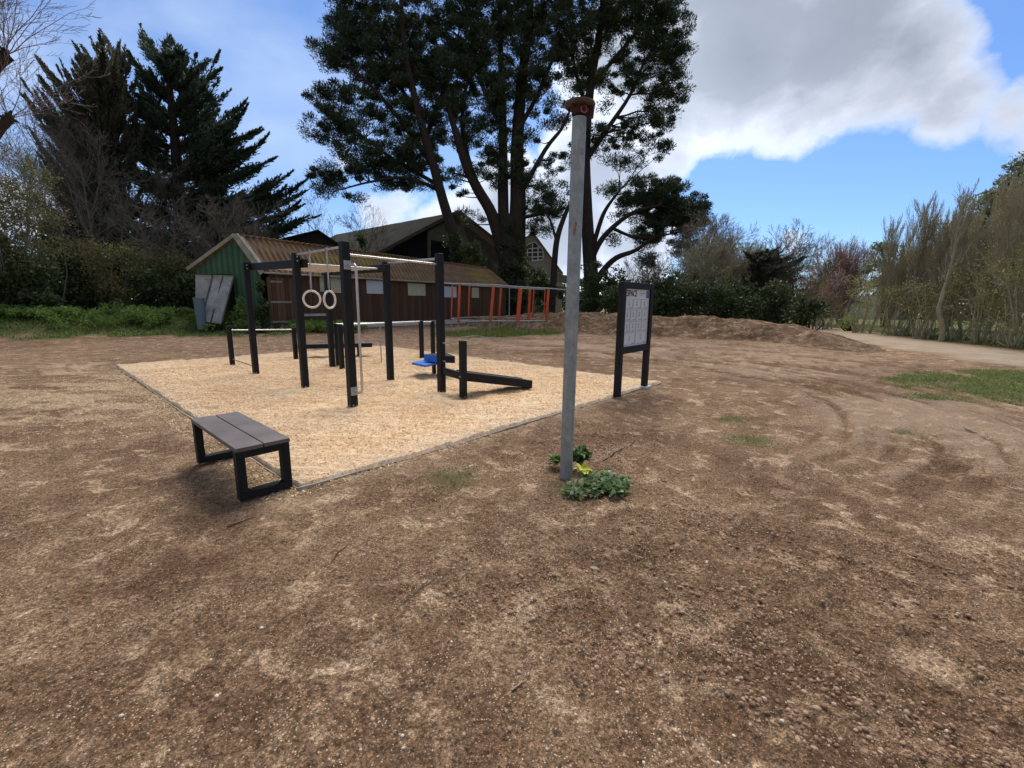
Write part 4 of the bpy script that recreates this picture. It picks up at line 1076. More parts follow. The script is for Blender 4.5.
# dead leaf, sticks on the soil
c = gp(593, 568, 0.02); o = broad_leaves('dead_leaf', np.array([[c.x - .02, c.y, 0.025]]), np.array([[0.9, -0.4, 0.15]]), np.array([0.06]), np.array([0.03]), MT['dry_stick'], None, rng)
tag(o, 'single pale curled dead leaf lying on the open soil below the pole', 'leaf')
sticks = [((605, 460), (635, 439), 0.006, 'bark_dark', 'thin dark stick lying right of the metal pole beyond the cut branch'), ((963, 431), (990, 440), 0.012, 'dry_stick', 'pale straight stick lying on the soil near the right edge of the photo'),
          ((330, 560), (352, 537), 0.0025, 'bark_dark', 'thin dark twig lying on the soil below the bench'), ((398, 603), (440, 574), 0.002, 'bark_grey', 'long thin twig lying in the middle of the foreground soil'),
          ((512, 688), (527, 677), 0.004, 'dry_stick', 'short pale twig lying beside a pale patch in the foreground'), ((226, 522), (256, 513), 0.004, 'bark_dark', 'dark reddish stick lying just in front of the bench legs')]
for a, b, r, m, lab in sticks:
    A_, B_ = gp(*a), gp(*b); P_ = []
    rg = random.Random(a[0])
    for i in range(7):
        p = A_.lerp(B_, i / 6); p += Vector((rg.uniform(-1, 1), rg.uniform(-1, 1), 0)) * (B_ - A_).length * 0.025; p.z = float(gheight(np.array([p.x]), np.array([p.y]))[0]) + r * 0.8 + 0.004; P_.append(p)
    o = MB().tube(P_, [r * 0.9, r, r, r * 0.9, r * 0.8, r * 0.7, r * 0.4], 6).build('stick', MT[m], origin=A_); tag(o, lab, 'stick')
#PART2
# ------------------------------------------------------------------ buildings
def local_mesh(mb, name, mat, parent, O, ux, uy=None, **k):
    """mesh whose own x axis runs along ux (so planks and ribs follow the wall)"""
    ux = Vector(ux).normalized(); uz = Vector((0, 0, 1)) if uy is None else Vector(uy).normalized()
    uz = (uz - ux * uz.dot(ux)).normalized(); yy = uz.cross(ux)
    R = Matrix((ux, yy, uz)).transposed()
    Ri = R.transposed(); O = Vector(O)
    mb.v = [tuple(Ri @ (Vector(p) - O)) for p in mb.v]
    me = bpy.data.meshes.new(name); me.from_pydata(mb.v, [], mb.f); me.materials.append(mat); me.update()
    o = link(bpy.data.objects.new(name, me)); o.parent = parent
    o.matrix_basis = Matrix.Translation(O - (wloc(parent) if parent else Vector((0, 0, 0)))) @ R.to_4x4()
    return o
def onplane(x, y, P0, n):
    d = Vector(ray(x, y)); o = Vector((0, 0, EYE)); t = (Vector(P0) - o).dot(n) / d.dot(n); return o + d * t
E0 = Vector((-12.4, 22.7, 3.0)); E1 = Vector((-0.4, 38.8, 3.0)); R0 = Vector((-13.65, 22.85, 4.7)); R1 = Vector((-2.25, 38.9, 4.42)); L0 = Vector((-16.2, 22.95, 3.12)); L1 = Vector((-4.6, 39.2, 3.1))
wu = (E1 - E0).normalized(); wn = Vector((wu.y, -wu.x, 0))       # wn faces the camera
shed = thing('long_shed', 'long low shed with green ribbed gable, rusty mossy roof and dark brown plank wall', 'shed', (-12.0, 24.0, 0))
def dn(p, z=-0.2): return Vector((p.x, p.y, z))
W0, W1 = E0 - wn * 0.25 + wu * 0.35, E1 - wn * 0.25
top = 2.93
mb = MB().slab([dn(W0), dn(W1), Vector((W1.x, W1.y, top)), Vector((W0.x, W0.y, top))], 0.12); side = local_mesh(mb, 'side_wall', MT['brown_planks'], shed, W0, wu)
# gable wall with a doorway gap
g0 = L0 + Vector((0.22, 0.09, 0)); g1 = E0 + Vector((-0.25, 0.10, 0)); gr = R0 + Vector((0.0, 0.09, -0.06)); gu = (g1 - g0); gu.z = 0; gu.normalize(); gn_ = Vector((gu.y, -gu.x, 0))
dA = onplane(213, 290, g0, gn_); dB = onplane(234.5, 290, g0, gn_); dH = onplane(225, 274.5, g0, gn_).z
th = 0.1
def gz(p):      # roof underside height above a point of the gable
    t = (p - g0).dot(gu); tr = (gr - g0).dot(gu); te = (g1 - g0).dot(gu)
    return g0.z + (gr.z - g0.z) * t / tr if t < tr else gr.z + (g1.z - gr.z) * (t - tr) / (te - tr)
mb = MB()
def gpoly(ps):
    k = len(ps); vs = [Vector(p) for p in ps]; bk = [p - gn_ * th for p in vs]
    mb.add(vs + bk, [tuple(range(k)), tuple(range(2 * k - 1, k - 1, -1))] + [(i, k + i, k + (i + 1) % k, (i + 1) % k) for i in range(k)])
dAx = Vector((dA.x, dA.y, 0)); dBx = Vector((dB.x, dB.y, 0))
gpoly([dn(g0), dn(dAx), Vector((dAx.x, dAx.y, gz(dAx))), Vector((g0.x, g0.y, g0.z - 0.02))])
gpoly([Vector((dAx.x, dAx.y, dH)), Vector((dBx.x, dBx.y, dH)), Vector((dBx.x, dBx.y, gz(dBx))), Vector((dAx.x, dAx.y, gz(dAx)))] if not (dAx - g0).dot(gu) < (gr - g0).dot(gu) < (dBx - g0).dot(gu) else
      [Vector((dAx.x, dAx.y, dH)), Vector((dBx.x, dBx.y, dH)), Vector((dBx.x, dBx.y, gz(dBx))), gr, Vector((dAx.x, dAx.y, gz(dAx)))])
gl_ = [dn(dBx), dn(g1), Vector((g1.x, g1.y, g1.z - 0.02))]
if (dBx - g0).dot(gu) < (gr - g0).dot(gu): gl_.append(gr)
gl_.append(Vector((dBx.x, dBx.y, gz(dBx))))
gpoly(gl_)
local_mesh(mb, 'gable_wall', MT['green_clad'], shed, g0, gu)
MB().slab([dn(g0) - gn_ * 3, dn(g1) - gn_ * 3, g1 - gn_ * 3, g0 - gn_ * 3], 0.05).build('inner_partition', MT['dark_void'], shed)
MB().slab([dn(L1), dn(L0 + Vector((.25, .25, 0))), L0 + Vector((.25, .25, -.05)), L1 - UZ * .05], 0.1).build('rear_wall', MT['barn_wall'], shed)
mb = MB().slab([dn(W1), dn(L1), L1, Vector((R1.x, R1.y, R1.z - .08))], 0.1); mb.slab([dn(W1), Vector((R1.x, R1.y, R1.z - .1)) , Vector((W1.x, W1.y, 2.9)), dn(W1) + UZ * .1], 0.1); mb.build('end_wall', MT['brown_planks'], shed)
def roof(nm, a, b, c, d, mat, parent, th=0.07, scallop=True):
    """a,b eave line; d,c ridge line; corrugated sheet with a wavy edge, ribs from eave to ridge"""
    a, b, c, d = map(Vector, (a, b, c, d)); L = (b - a).length; n = int(L / 0.075); m = 10
    nn = (b - a).cross(d - a).normalized(); nn = nn if nn.z > 0 else -nn
    V = []; rg = random.Random(len(nm)); 
    for i in range(n + 1):
        t = i / n; e = a.lerp(b, t); r = d.lerp(c, t); jag = rg.uniform(-0.03, 0.03) if scallop else 0
        for j in range(m + 1):
            s = j / m; p = e.lerp(r, s) + nn * (0.028 * math.sin(i * PI / 2)) + nn * 0.035 * (float(vnoise(t * L * 0.7, s * 3, 5)) - .5)
            if j == 0: p += (e - r).normalized() * jag
            V.append(tuple(p))
    F = []
    for i in range(n):
        for j in range(m):
            k = i * (m + 1) + j; F.append((k, k + m + 1, k + m + 2, k + 1))
    mb = MB(); mb.v = V; mb.f = F
    o = local_mesh(mb, nm, mat, parent, a, (b - a), (d - a))
    so = o.modifiers.new('thick', 'SOLIDIFY'); so.thickness = 0.03; so.offset = -1
    return o
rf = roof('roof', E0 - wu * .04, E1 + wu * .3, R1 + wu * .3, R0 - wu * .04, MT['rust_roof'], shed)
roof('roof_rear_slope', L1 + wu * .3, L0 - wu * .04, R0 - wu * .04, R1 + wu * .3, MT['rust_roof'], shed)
# ridge bolts/hooks standing along the ridge
rb = MB(); n = 60
for i in range(n):
    p = R0.lerp(R1, (i + 0.5) / n); rb.box(p + UZ * 0.09, (0.09, 0.30, 0.06), math.atan2(wu.y, wu.x))
rb.tube([R0 + UZ * 0.05, R1 + UZ * 0.05], 0.05, 6)
rb.build('ridge_cap', MT['rust_roof'], rf)
fr = wn * 0.0 - wu * 0.32
MB().beam(E0 - wu * .10 + Vector((.05, 0, -.10)), R0 - wu * .10 + UZ * .04, 0.05, 0.24).build('barge_board', MT['barge'], shed)
MB().beam(L0 - wu * .10 + Vector((-.04, 0, -.04)), R0 - wu * .10 + UZ * .04, 0.05, 0.16).build('barge_board', MT['barge'], shed)
MB().beam(R0 + wu * .10 + UZ * .10 + Vector((.02, 0, 0)), E0 + wu * .12 + UZ * .08, 0.36, 0.05).build('verge_capping', MT['barge'], shed)
MB().tube([E0 + wn * .06 - UZ * .06, E1 + wn * .06 - UZ * .06 + wu * .3], 0.05, 8).build('gutter', MT['barge'], shed)
MB().tube([dn(E1, 0) + wu * .15, E1 + wu * .15 - UZ * .1], 0.05, 8).build('downpipe', MT['galv_dull'], shed)
MB().slab([dn(W0, 0.0) + wn * .03, dn(W1, 0.0) + wn * .03, dn(W1, 0.32) + wn * .03, dn(W0, 0.32) + wn * .03], 0.029).build('plinth', MT['concrete'], shed)
P0 = W0 + wn * 0.0
for x0, y0, x1, y1, m in ((319, 274.8, 324, 291.5, 'yellow_board'), (328.5, 275.5, 340.5, 292.5, 'yellow_board'), (366, 280, 383.5, 293.5, 'white_cool'), (407.5, 283, 424.8, 295.4, 'yellow_board'), (443.5, 286, 456, 297.2, 'white_cool'), (471.5, 287.5, 478.5, 297.8, 'yellow_board')):
    a = onplane(x0, y0, P0, wn); b = onplane(x1, y0, P0, wn); zc0 = onplane(x0, y1, P0, wn).z; zc1 = a.z
    o = wn * .045
    f = MB().slab([Vector((a.x, a.y, zc0)) + o, Vector((b.x, b.y, zc0)) + o, Vector((b.x, b.y, zc1)) + o, Vector((a.x, a.y, zc1)) + o], 0.044)
    f.build('window_board', MT[m], shed)
a = onplane(267.5, 300, P0, wn); b = onplane(296, 300, P0, wn); zt_ = onplane(268, 277, P0, wn).z
o = wn * .05
mb = MB().slab([dn(a, .1) + o, dn(b, .1) + o, dn(b, zt_) + o, dn(a, zt_) + o], .049); door = local_mesh(mb, 'door', MT['door_planks'], shed, dn(a), wu)
for yy in (281.5, 302, 322):
    p = onplane(270, yy, P0, wn) + wn * .07; q = onplane(291 if yy > 290 else 281, yy, P0, wn) + wn * .07; q.z = p.z
    MB().beam(p, q, .03, .09).build('batten', MT['barge'], door)
p = onplane(304, 315, P0, wn) + wn * .02; q = onplane(328, 315, P0, wn) + wn * .02; q.z = p.z
MB().beam(p, q, .03, .13).build('batten', MT['white_board'], shed)
# sheets leaning on the gable
def lean(x0b, x1b, yb, x0t, x1t, yt, name, label, strips):
    y0 = 21.7; a = on(x0b, yb[0], y0 - .3); b = on(x1b, yb[1], y0 - .1); c = on(x1t, yt[1], 22.75); d = on(x0t, yt[0], 22.70)
    t = thing(name, label, 'panel', ((a.x + b.x) / 2, (a.y + b.y) / 2, min(a.z, b.z)))
    MB().slab([a, b, c, d], 0.05).build('sheet', MT['grey_sheet'], t)
    n = (b - a).cross(d - a).normalized(); 
    for s in strips:
        MB().beam(a.lerp(b, s) + n * .02, d.lerp(c, s) + n * .02, .06, .03, n).build('edge_batten', MT['sheet_edge'], t)
    MB().beam(d + n * .02, c + n * .02, .03, .06).build('edge_batten', MT['barge'], t)
lean(201, 221.5, (321, 324), 213, 234, (276, 276.5), 'leaning_panel', 'long grey two-strip sheet leaning steeply against the green gable doorway', (0.0, 0.48, 1.0))
y0 = 22.5
a, b, c, d = on(195.5, 313, y0), on(203, 314, y0 - .1), on(211.5, 276, 22.86), on(195.5, 275.5, 22.86)
t = thing('door_leaf', 'grey stained door leaf standing upright at the left of the green gable', 'door', (a.x, a.y, a.z)); MB().slab([a, on(207, 314, y0 - .1), c, d], 0.05).build('sheet', MT['grey_sheet'], t)
MB().beam(d, c, .04, .07).build('edge_batten', MT['barge'], t)
c = on(200, 310, 21.4)
t = thing('storage_bin', 'blue-grey plastic bin half hidden in weeds left of the leaning sheet', 'bin', (c.x, c.y, 0.4))
zt_ = on(200, 299, 21.4).z
MB().tube([(c.x, c.y, 0.2), (c.x, c.y, zt_)], [0.19, 0.23], 18).build('body', MT['bin'], t); MB().tube([(c.x, c.y, zt_), (c.x, c.y, zt_ + .06)], [0.25, 0.24], 18).build('lid', MT['bin'], t)

# big barn behind
barn = thing('old_barn', 'big old barn with grey mossy roof and dark open gable behind the shed', 'barn', (-9, 50, 0))
ap = on(459, 211.5, 50); bl_ = on(379, 253, 50); br_ = on(536, 272, 50); rl = on(335, 229, 66)
bl_low = on(379, 253, 50)
bvec = rl - ap; bvec.z = -0.3
def v3(*a): return Vector(a)
farL = on(296, 246, 66)
Lf = bl_ + bvec
roof('roof', bl_, Lf, ap + bvec, ap, MT['grey_roof'], barn)
Rt = br_ + bvec
roof('roof_far_slope', Rt, br_, ap, ap + bvec, MT['grey_roof'], barn)
off = Vector((0, 1.0, 0))
gy = 50.9
w1 = on(381, 255, gy); w2 = on(458.6, 214.5, gy); w3 = on(534, 272, gy)
mb = MB(); k = [dn(w1), dn(w3), w3, w2, w1]; bk = [p + Vector((0, .2, 0)) for p in k]
mb.add(k + bk, [(0, 1, 2, 3, 4), (9, 8, 7, 6, 5)] + [(i, 5 + i, 5 + (i + 1) % 5, (i + 1) % 5) for i in range(5)])
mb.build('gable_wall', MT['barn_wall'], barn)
def bq(name, mat, pts, y, par=barn, th=.12):
    return MB().slab([on(px_, py_, y) for px_, py_ in pts], th).build(name, MT[mat], par)
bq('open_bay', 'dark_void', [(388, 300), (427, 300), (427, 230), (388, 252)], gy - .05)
bq('pale_boarding', 'barn_board', [(428, 262), (445, 262), (445, 222), (428, 231)], gy - .06)
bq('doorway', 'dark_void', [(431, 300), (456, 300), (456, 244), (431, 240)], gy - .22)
bq('pale_boarding', 'barn_board', [(446, 241), (470, 246), (463, 226), (446, 222)], gy - .07)
MB().beam(bl_ + Vector((0, -.05, 0)), ap + Vector((0, -.05, 0.05)), .08, .32).build('barge_board', MT['barn_wall'], barn)
MB().beam(br_ + Vector((0, -.05, 0)), ap + Vector((0, -.05, 0.05)), .08, .32).build('barge_board', MT['barn_wall'], barn)
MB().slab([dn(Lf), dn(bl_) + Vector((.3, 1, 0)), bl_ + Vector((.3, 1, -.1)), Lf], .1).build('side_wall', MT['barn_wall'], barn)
# dark roofed outbuilding
ob = thing('dark_outbuilding', 'low outbuilding with a plain dark roof behind the shed ridge, left of the barn', 'outbuilding', (-17, 40, 0))
a, b, c = on(262, 243, 38), on(318, 229.5, 38), on(352, 252, 38)
dv = Vector((-3.0, 9, 0))
MB().slab([a, b, b + dv, a + dv], .1).build('roof', MT['dark_roof'], ob); MB().slab([b, c, c + dv, b + dv], .1).build('roof', MT['dark_roof'], ob)
mb = MB(); y_ = Vector((0, .3, -.12)); k = [dn(a + y_), dn(c + y_), c + y_, b + y_, a + y_]; bk = [p + Vector((0, .2, 0)) for p in k]
mb.add(k + bk, [(0, 1, 2, 3, 4), (9, 8, 7, 6, 5)] + [(i, 5 + i, 5 + (i + 1) % 5, (i + 1) % 5) for i in range(5)]); mb.build('gable_wall', MT['dark_roof'], ob)
# house with a tall paned window
hs = thing('gabled_house', 'grey gabled house with a large white paned window seen between the pine trunks', 'house', (4.5, 56, 0))
y_ = 55.0
ap = on(533, 232, y_); e1 = on(470, 282, y_); e2 = on(563, 272.5, y_)
k = [dn(e1), dn(e2), e2, ap, on(505, 245, y_), e1]; k = [dn(e1), dn(e2), e2, ap, e1]; bk = [p + Vector((0, .3, 0)) for p in k]
mb = MB(); mb.add(k + bk, [(0, 1, 2, 3, 4), (9, 8, 7, 6, 5)] + [(i, 5 + i, 5 + (i + 1) % 5, (i + 1) % 5) for i in range(5)]); mb.build('gable_wall', MT['render_wall'], hs)
dv = Vector((-1, 12, 0)); fo = Vector((0, -.4, .0))
MB().slab([e1 + fo, ap + fo, ap + dv, e1 + dv], .15).build('roof', MT['grey_roof'], hs); MB().slab([ap + fo, e2 + fo + UZ * -.1, e2 + dv, ap + dv], .15).build('roof', MT['grey_roof'], hs)
yw = y_ - .05
pts = [(522.5, 262), (543, 259.5), (543, 250), (535, 242), (522.5, 246)]
P_ = [on(a, b, yw) for a, b in pts]
mb = MB(); bk = [p + Vector((0, .045, 0)) for p in P_]; mb.add(P_ + bk, [(0, 1, 2, 3, 4), (9, 8, 7, 6, 5)] + [(i, 5 + i, 5 + (i + 1) % 5, (i + 1) % 5) for i in range(5)])
wnd = mb.build('window', MT['glass'], hs)
mb = MB()
for a, b in ((0, 1), (1, 2), (2, 3), (3, 4), (4, 0)): mb.beam(P_[a] + Vector((0, -.05, 0)), P_[b] + Vector((0, -.05, 0)), .08, .13, (0, 1, 0) if False else (0, 0, 1) if a not in (1, 4) else (1, 0, 0))
for x_ in (527.5, 532.5, 538):
    yt = 244 if x_ < 534 else 246.5
    mb.beam(on(x_, 261.5, yw - .07), on(x_, yt, yw - .07), .06, .12, (1, 0, 0))
for yy in (248.5, 252.5, 257): mb.beam(on(523, yy + .4, yw - .09), on(543, yy - .6, yw - .09), .05, .11)
mb.build('window_frame', MT['white_frame'], wnd)
bq('porch_roof', 'grey_roof', [(553, 281), (600, 290), (600, 284), (556, 273)], 46, hs)

# orange padded frame
fr_ = thing('padded_frame', 'metal frame with orange padded posts and grey rails beside the shed', 'play frame', (1.0, 25, 0))
front = [((459.6, 284.6), (457.8, 335), 0.085), ((493.5, 285.6), (489.3, 334), 0.11), ((520.5, 287.6), (516.5, 333.5), 0.15), ((548.5, 289.0), (545.3, 332), 0.10), ((566.5, 290.5), (564.5, 330), 0.06)]
back = [((452.3, 284.5), (451, 331), .06), ((469.5, 285.5), (468, 329), .07), ((501, 287), (498.5, 328), .10), ((530, 289), (528, 330), .11), ((534, 289), (531.3, 329), .06), ((545, 289.5), (543.6, 329), .05)]
tops = []
def fpost(t, b, r, zb_=0.0):
    g = gp(*b); hh_ = hz(t[0], t[1], g); tp = on(t[0], t[1], g.y); tops.append(tp)
    g.z = -0.1
    r *= .72
    p = MB().tube([g, tp], 0.024, 8).build('post', MT['galv_dull'], fr_)
    a = g.lerp(tp, 0.28); bq_ = g.lerp(tp, 0.985)
    smooth_angle(MB().tube([a, a.lerp(bq_, .01), a.lerp(bq_, .99), bq_], [r * .8, r, r, r * .8], 12).build('padding', MT['orange'], p))
    return tp, g
T = [fpost(*a) for a in front]; TB = []
for t, b, r in back: TB.append(fpost(t, (b[0], b[1]), r))
lead = on(443, 284, 21.3)
pts = [lead] + [p for p, _ in T]; pts[-1] = pts[-1] + (T[-1][0] - T[-2][0]) * .6
MB().tube([p + UZ * .03 for p in pts], .036, 8).build('top_rail', MT['galv_dull'], fr_)
MB().tube([TB[0][0] + UZ * .0, TB[1][0], TB[2][0], TB[3][0], TB[5][0]], .035, 8).build('top_rail', MT['galv_dull'], fr_)
lowp = [g.lerp(p, 0.30) for p, g in T[:4]]; lowb = [g.lerp(p, 0.30) for p, g in (TB[0], TB[1], TB[2], TB[3], TB[5])]
MB().tube([lowb[0]] + lowp, .032, 8).build('lower_rail', MT['galv_dull'], fr_); MB().tube(lowb, .028, 8).build('lower_rail', MT['galv_dull'], fr_)
MB().tube([lowp[3], lowb[4]], .028, 8).build('lower_rail', MT['galv_dull'], fr_)
a, b, c = gp(462, 337.5, .03), gp(478, 336, .05), gp(496, 339, .03)
tag(smooth_angle(MB().tube([a, a.lerp(b, .5) + UZ * .02, b, b.lerp(c, .5), c], .022, 6).build('loose_pipe', MT['galv_dull'], origin=a)), 'thin pale pipe lying on the grass in front of the orange padded frame', 'pipe')
# low building glimpsed through the poplars
c = on(868, 321, 60)
lb = thing('low_building', 'small white building glimpsed low between the poplars at the end of the track', 'building', (c.x, c.y, 0))
MB().box((c.x, c.y, 1.0), (5, 4, 2.2), .3).build('wall', MT['render_wall'], lb); MB().slab([Vector((c.x - 3, c.y - 2.4, 2.1)), Vector((c.x + 3, c.y - 2.4, 2.1)), Vector((c.x + 3, c.y, 3.0)), Vector((c.x - 3, c.y, 3.0))], .1).build('roof', MT['dark_roof'], lb)

# ------------------------------------------------------------------ trees
def add_leaf_obj(name, root, mat, me):
    return finish(name, me, mat, root)
# the pine grove: three trees, foliage in ragged clumps carried by real limbs
def pine(name, label, base, limbs, ells, Y, seed, dens=2.7, per=170, extra_branch=0.22):
    Y = Y + 8; kk = Y / (Y - 8)
    rng = np.random.RandomState(seed)
    b = on(base[0], base[1], Y); root = thing(name, label, 'tree', (b.x, b.y, 0), 'big pines behind the shed')
    segs = []; nodes = []
    for pts, rr, dy in limbs:
        Ys = [Y + dy * i / max(1, len(pts) - 1) for i in range(len(pts))]
        s = px_segs(pts, Ys, [q * kk for q in rr]); segs += s; nodes += [(x[1], x[3]) for x in s]
    cc = ell_clumps(ells, Y, dens, rng, 0.9)
    N = np.array([n[0] for n in nodes])
    # branches reach out to part of the clumps
    k = rng.permutation(len(cc))[:int(len(cc) * extra_branch)]
    for i in k:
        c = cc[i]; dd = np.linalg.norm(N - c, axis=1) + np.maximum(0, N[:, 2] - c[2] + 0.5) * 1.5
        j = dd.argmin(); p = N[j]; L = np.linalg.norm(c - p)
        if L < 0.5 or L > 9: continue
        r0 = min(nodes[j][1] * .6, 0.03 + 0.014 * L); mid = (p + c) / 2 + np.array([0, 0, -0.06 * L]) + rng.normal(size=3) * 0.07 * L
        pr = p; n = 5
        for s in range(1, n + 1):
            t = s / n; q = (1 - t) ** 2 * p + 2 * t * (1 - t) * mid + t * t * c + rng.normal(size=3) * .03 * L * (1 - t)
            segs.append((pr, q, r0 * (1 - .75 * (s - 1) / n), r0 * (1 - .75 * t))); pr = q
        for _ in range(3):
            dd2 = rng.normal(size=3); dd2[2] = abs(dd2[2]) * .6; q2 = pr + unit(dd2[None])[0] * rng.uniform(.4, .9); segs.append((pr, q2, .018, .008))
    add_leaf_obj('trunk', root, MT['bark'], seg_mesh('trunk', segs, 7))
    cr = rng.uniform(0.35, 1.05, len(cc))
    me = clumps_to_leaves('crown', cc, cr, per, 0.34, 0.065, rng, 0.6, 0.45, None, 0.9)
    add_leaf_obj('crown', root, MT['pine_leaf'], me)
    return root
pine('pine_tree', 'left pine leaning left over the barn roof with a wide dark crown', (463, 318), [
    ([(470, 318), (465, 280), (455, 240), (443, 200), (432, 160), (418, 110), (405, 50), (400, -20)], [.55, .5, .42, .36, .32, .26, .2, .1], -2),
    ([(432, 165), (400, 120), (365, 80), (340, 60)], [.2, .16, .1, .05], -3), ([(440, 190), (405, 178), (370, 182), (340, 190)], [.14, .12, .08, .04], -3),
    ([(425, 140), (440, 100), (455, 60), (460, 20)], [.2, .16, .1, .05], 3), ([(418, 115), (385, 60), (365, 10)], [.15, .12, .06], 2), ([(438, 185), (380, 150), (330, 110)], [.16, .1, .04], 2)],
    [(372, 55, 42, 48), (338, 52, 26, 22), (345, 20, 22, 24), (352, 108, 36, 26), (323, 100, 16, 14), (372, 150, 40, 24), (335, 172, 22, 11), (330, 187, 14, 8, 0, .7), (355, 196, 10, 8, 0, .7), (405, 20, 45, 40), (405, 85, 40, 34), (412, 130, 36, 24), (410, 160, 30, 16), (392, 182, 22, 9, 0, .8),
     (350, -30, 40, 40), (410, -50, 55, 45), (438, 60, 30, 40), (440, 105, 26, 22, 0, .8), (385, 170, 40, 14), (410, 185, 26, 10, 0, .7), (432, 150, 24, 20, 0, .5), (320, 180, 14, 10), (330, 130, 24, 16)], 35, 101)
pine('pine_tree', 'middle pine with the thickest ivy-covered trunk splitting into several tall stems', (512, 318), [
    ([(512, 318), (512, 290), (510, 250), (508, 215)], [1.15, 1.05, .95, .8], 0),
    ([(516, 250), (518, 200), (517, 150), (521, 90), (528, 30), (534, -40)], [.75, .62, .5, .4, .3, .2], 1),
    ([(504, 240), (503, 190), (503, 150), (502, 90), (500, 30), (500, -30)], [.45, .42, .36, .28, .2, .1], 2),
    ([(502, 250), (492, 215), (478, 190), (466, 165), (455, 130), (445, 95)], [.5, .45, .4, .34, .24, .12], -2), ([(490, 212), (470, 165), (462, 120), (470, 70)], [.22, .2, .15, .08], -1),
    ([(520, 195), (545, 150), (562, 128), (572, 105)], [.2, .16, .12, .06], -1), ([(519, 218), (540, 214), (566, 208)], [.16, .13, .07], -2), ([(518, 130), (540, 90), (560, 40)], [.2, .15, .08], 0), ([(503, 130), (480, 80), (470, 20)], [.2, .14, .08], 0)],
    [(470, 20, 36, 40), (465, 75, 36, 34), (478, 115, 34, 22, 0, .8), (500, 35, 36, 50), (510, 90, 34, 28, 0, .75), (535, 20, 36, 46), (540, 72, 32, 28, 0, .75), (480, 150, 26, 13, 0, .6), (518, 130, 28, 18, 0, .45), (548, 112, 24, 15, 0, .6), (550, 160, 22, 12, 0, .45), (545, 193, 26, 9, 0, .8), (540, 212, 26, 7, 0, .8),
     (462, 190, 16, 8, 0, .5), (545, 228, 18, 8, 0, .7), (480, -40, 60, 40), (550, -50, 60, 40), (505, 180, 34, 18, 0, .3), (460, 140, 20, 14, 0, .7), (500, 160, 40, 22, 0, .45), (470, 215, 18, 10, 0, .35), (535, 175, 24, 16, 0, .5), (450, 175, 20, 12, 0, .5), (548, 205, 22, 12, 0, .5)], 36, 102, extra_branch=.28)
pine('pine_tree', 'right pine with a straight trunk behind the metal pole and a low right bough', (591, 318), [
    ([(592, 318), (591, 280), (588, 240), (586, 200), (585, 150), (590, 90), (600, 30), (606, -30)], [.68, .62, .52, .46, .4, .32, .24, .15], 0),
    ([(590, 292), (602, 272), (616, 258), (636, 250), (655, 236)], [.3, .26, .22, .16, .08], -1.5), ([(588, 268), (598, 245), (612, 228), (634, 212), (660, 205)], [.28, .24, .2, .15, .08], -2), ([(592, 250), (601, 220), (608, 206), (620, 190)], [.2, .18, .14, .08], 1),
    ([(586, 160), (610, 125), (630, 95), (645, 60)], [.22, .18, .13, .07], 0), ([(588, 110), (575, 70), (570, 20)], [.18, .13, .07], 1), ([(612, 228), (640, 238), (680, 232)], [.14, .11, .05], -2), ([(592, 85), (630, 40), (655, 10)], [.18, .13, .06], 1)],
    [(590, 30, 40, 44), (632, 18, 40, 36), (664, 28, 26, 40), (676, 60, 18, 26), (600, 85, 34, 26, 0, .7), (640, 68, 34, 26, 0, .7), (668, 95, 20, 22), (655, 118, 22, 14), (630, 135, 32, 15, 0, .8), (600, 135, 26, 16, 0, .6), (626, 160, 22, 10, 0, .6), (570, 60, 22, 30, 0, .7),
     (672, 206, 34, 20, 0, 1.8), (645, 195, 26, 16, 0, 1.5), (690, 218, 22, 18, 0, 1.8), (655, 228, 26, 16, 0, 1.5), (700, 208, 14, 12, 0, 1.5), (668, 188, 22, 10, 0, 1.4), (678, 246, 16, 10), (638, 240, 14, 8, 0, .7), (625, 200, 12, 9, 0, .6), (648, 262, 16, 8), (600, -40, 70, 40), (650, -30, 45, 30), (640, 176, 14, 9, 0, .5), (612, 185, 18, 12, 0, .45), (575, 150, 14, 20, 0, .4), (660, 150, 14, 10, 0, .8), (625, 215, 16, 10, 0, .5), (612, 240, 12, 9, 0, .4)], 37, 103)
# the small crooked trunk between them
rng = np.random.RandomState(55); b = on(553, 318, 42)
st = thing('small_pine', 'slim crooked dark trunk standing between the two larger pines', 'tree', (b.x, b.y, 0))
sg = px_segs([(552, 318), (553, 290), (555, 255), (558, 235), (565, 215), (573, 196), (574, 180)], [42] * 7, [.3, .3, .28, .26, .2, .14, .07]) + px_segs([(557, 245), (552, 225), (545, 210)], [42] * 3, [.14, .1, .06])
finish('trunk', seg_mesh('trunk', sg, 7), MT['bark'], st)
cc = ell_clumps([(548, 205, 22, 9), (566, 186, 14, 8), (537, 225, 14, 6)], 42, 2.0, rng)
finish('crown', clumps_to_leaves('crown', cc, rng.uniform(.4, .7, len(cc)), 80, .26, .08, rng, .6, .3), MT['pine_leaf'], st)
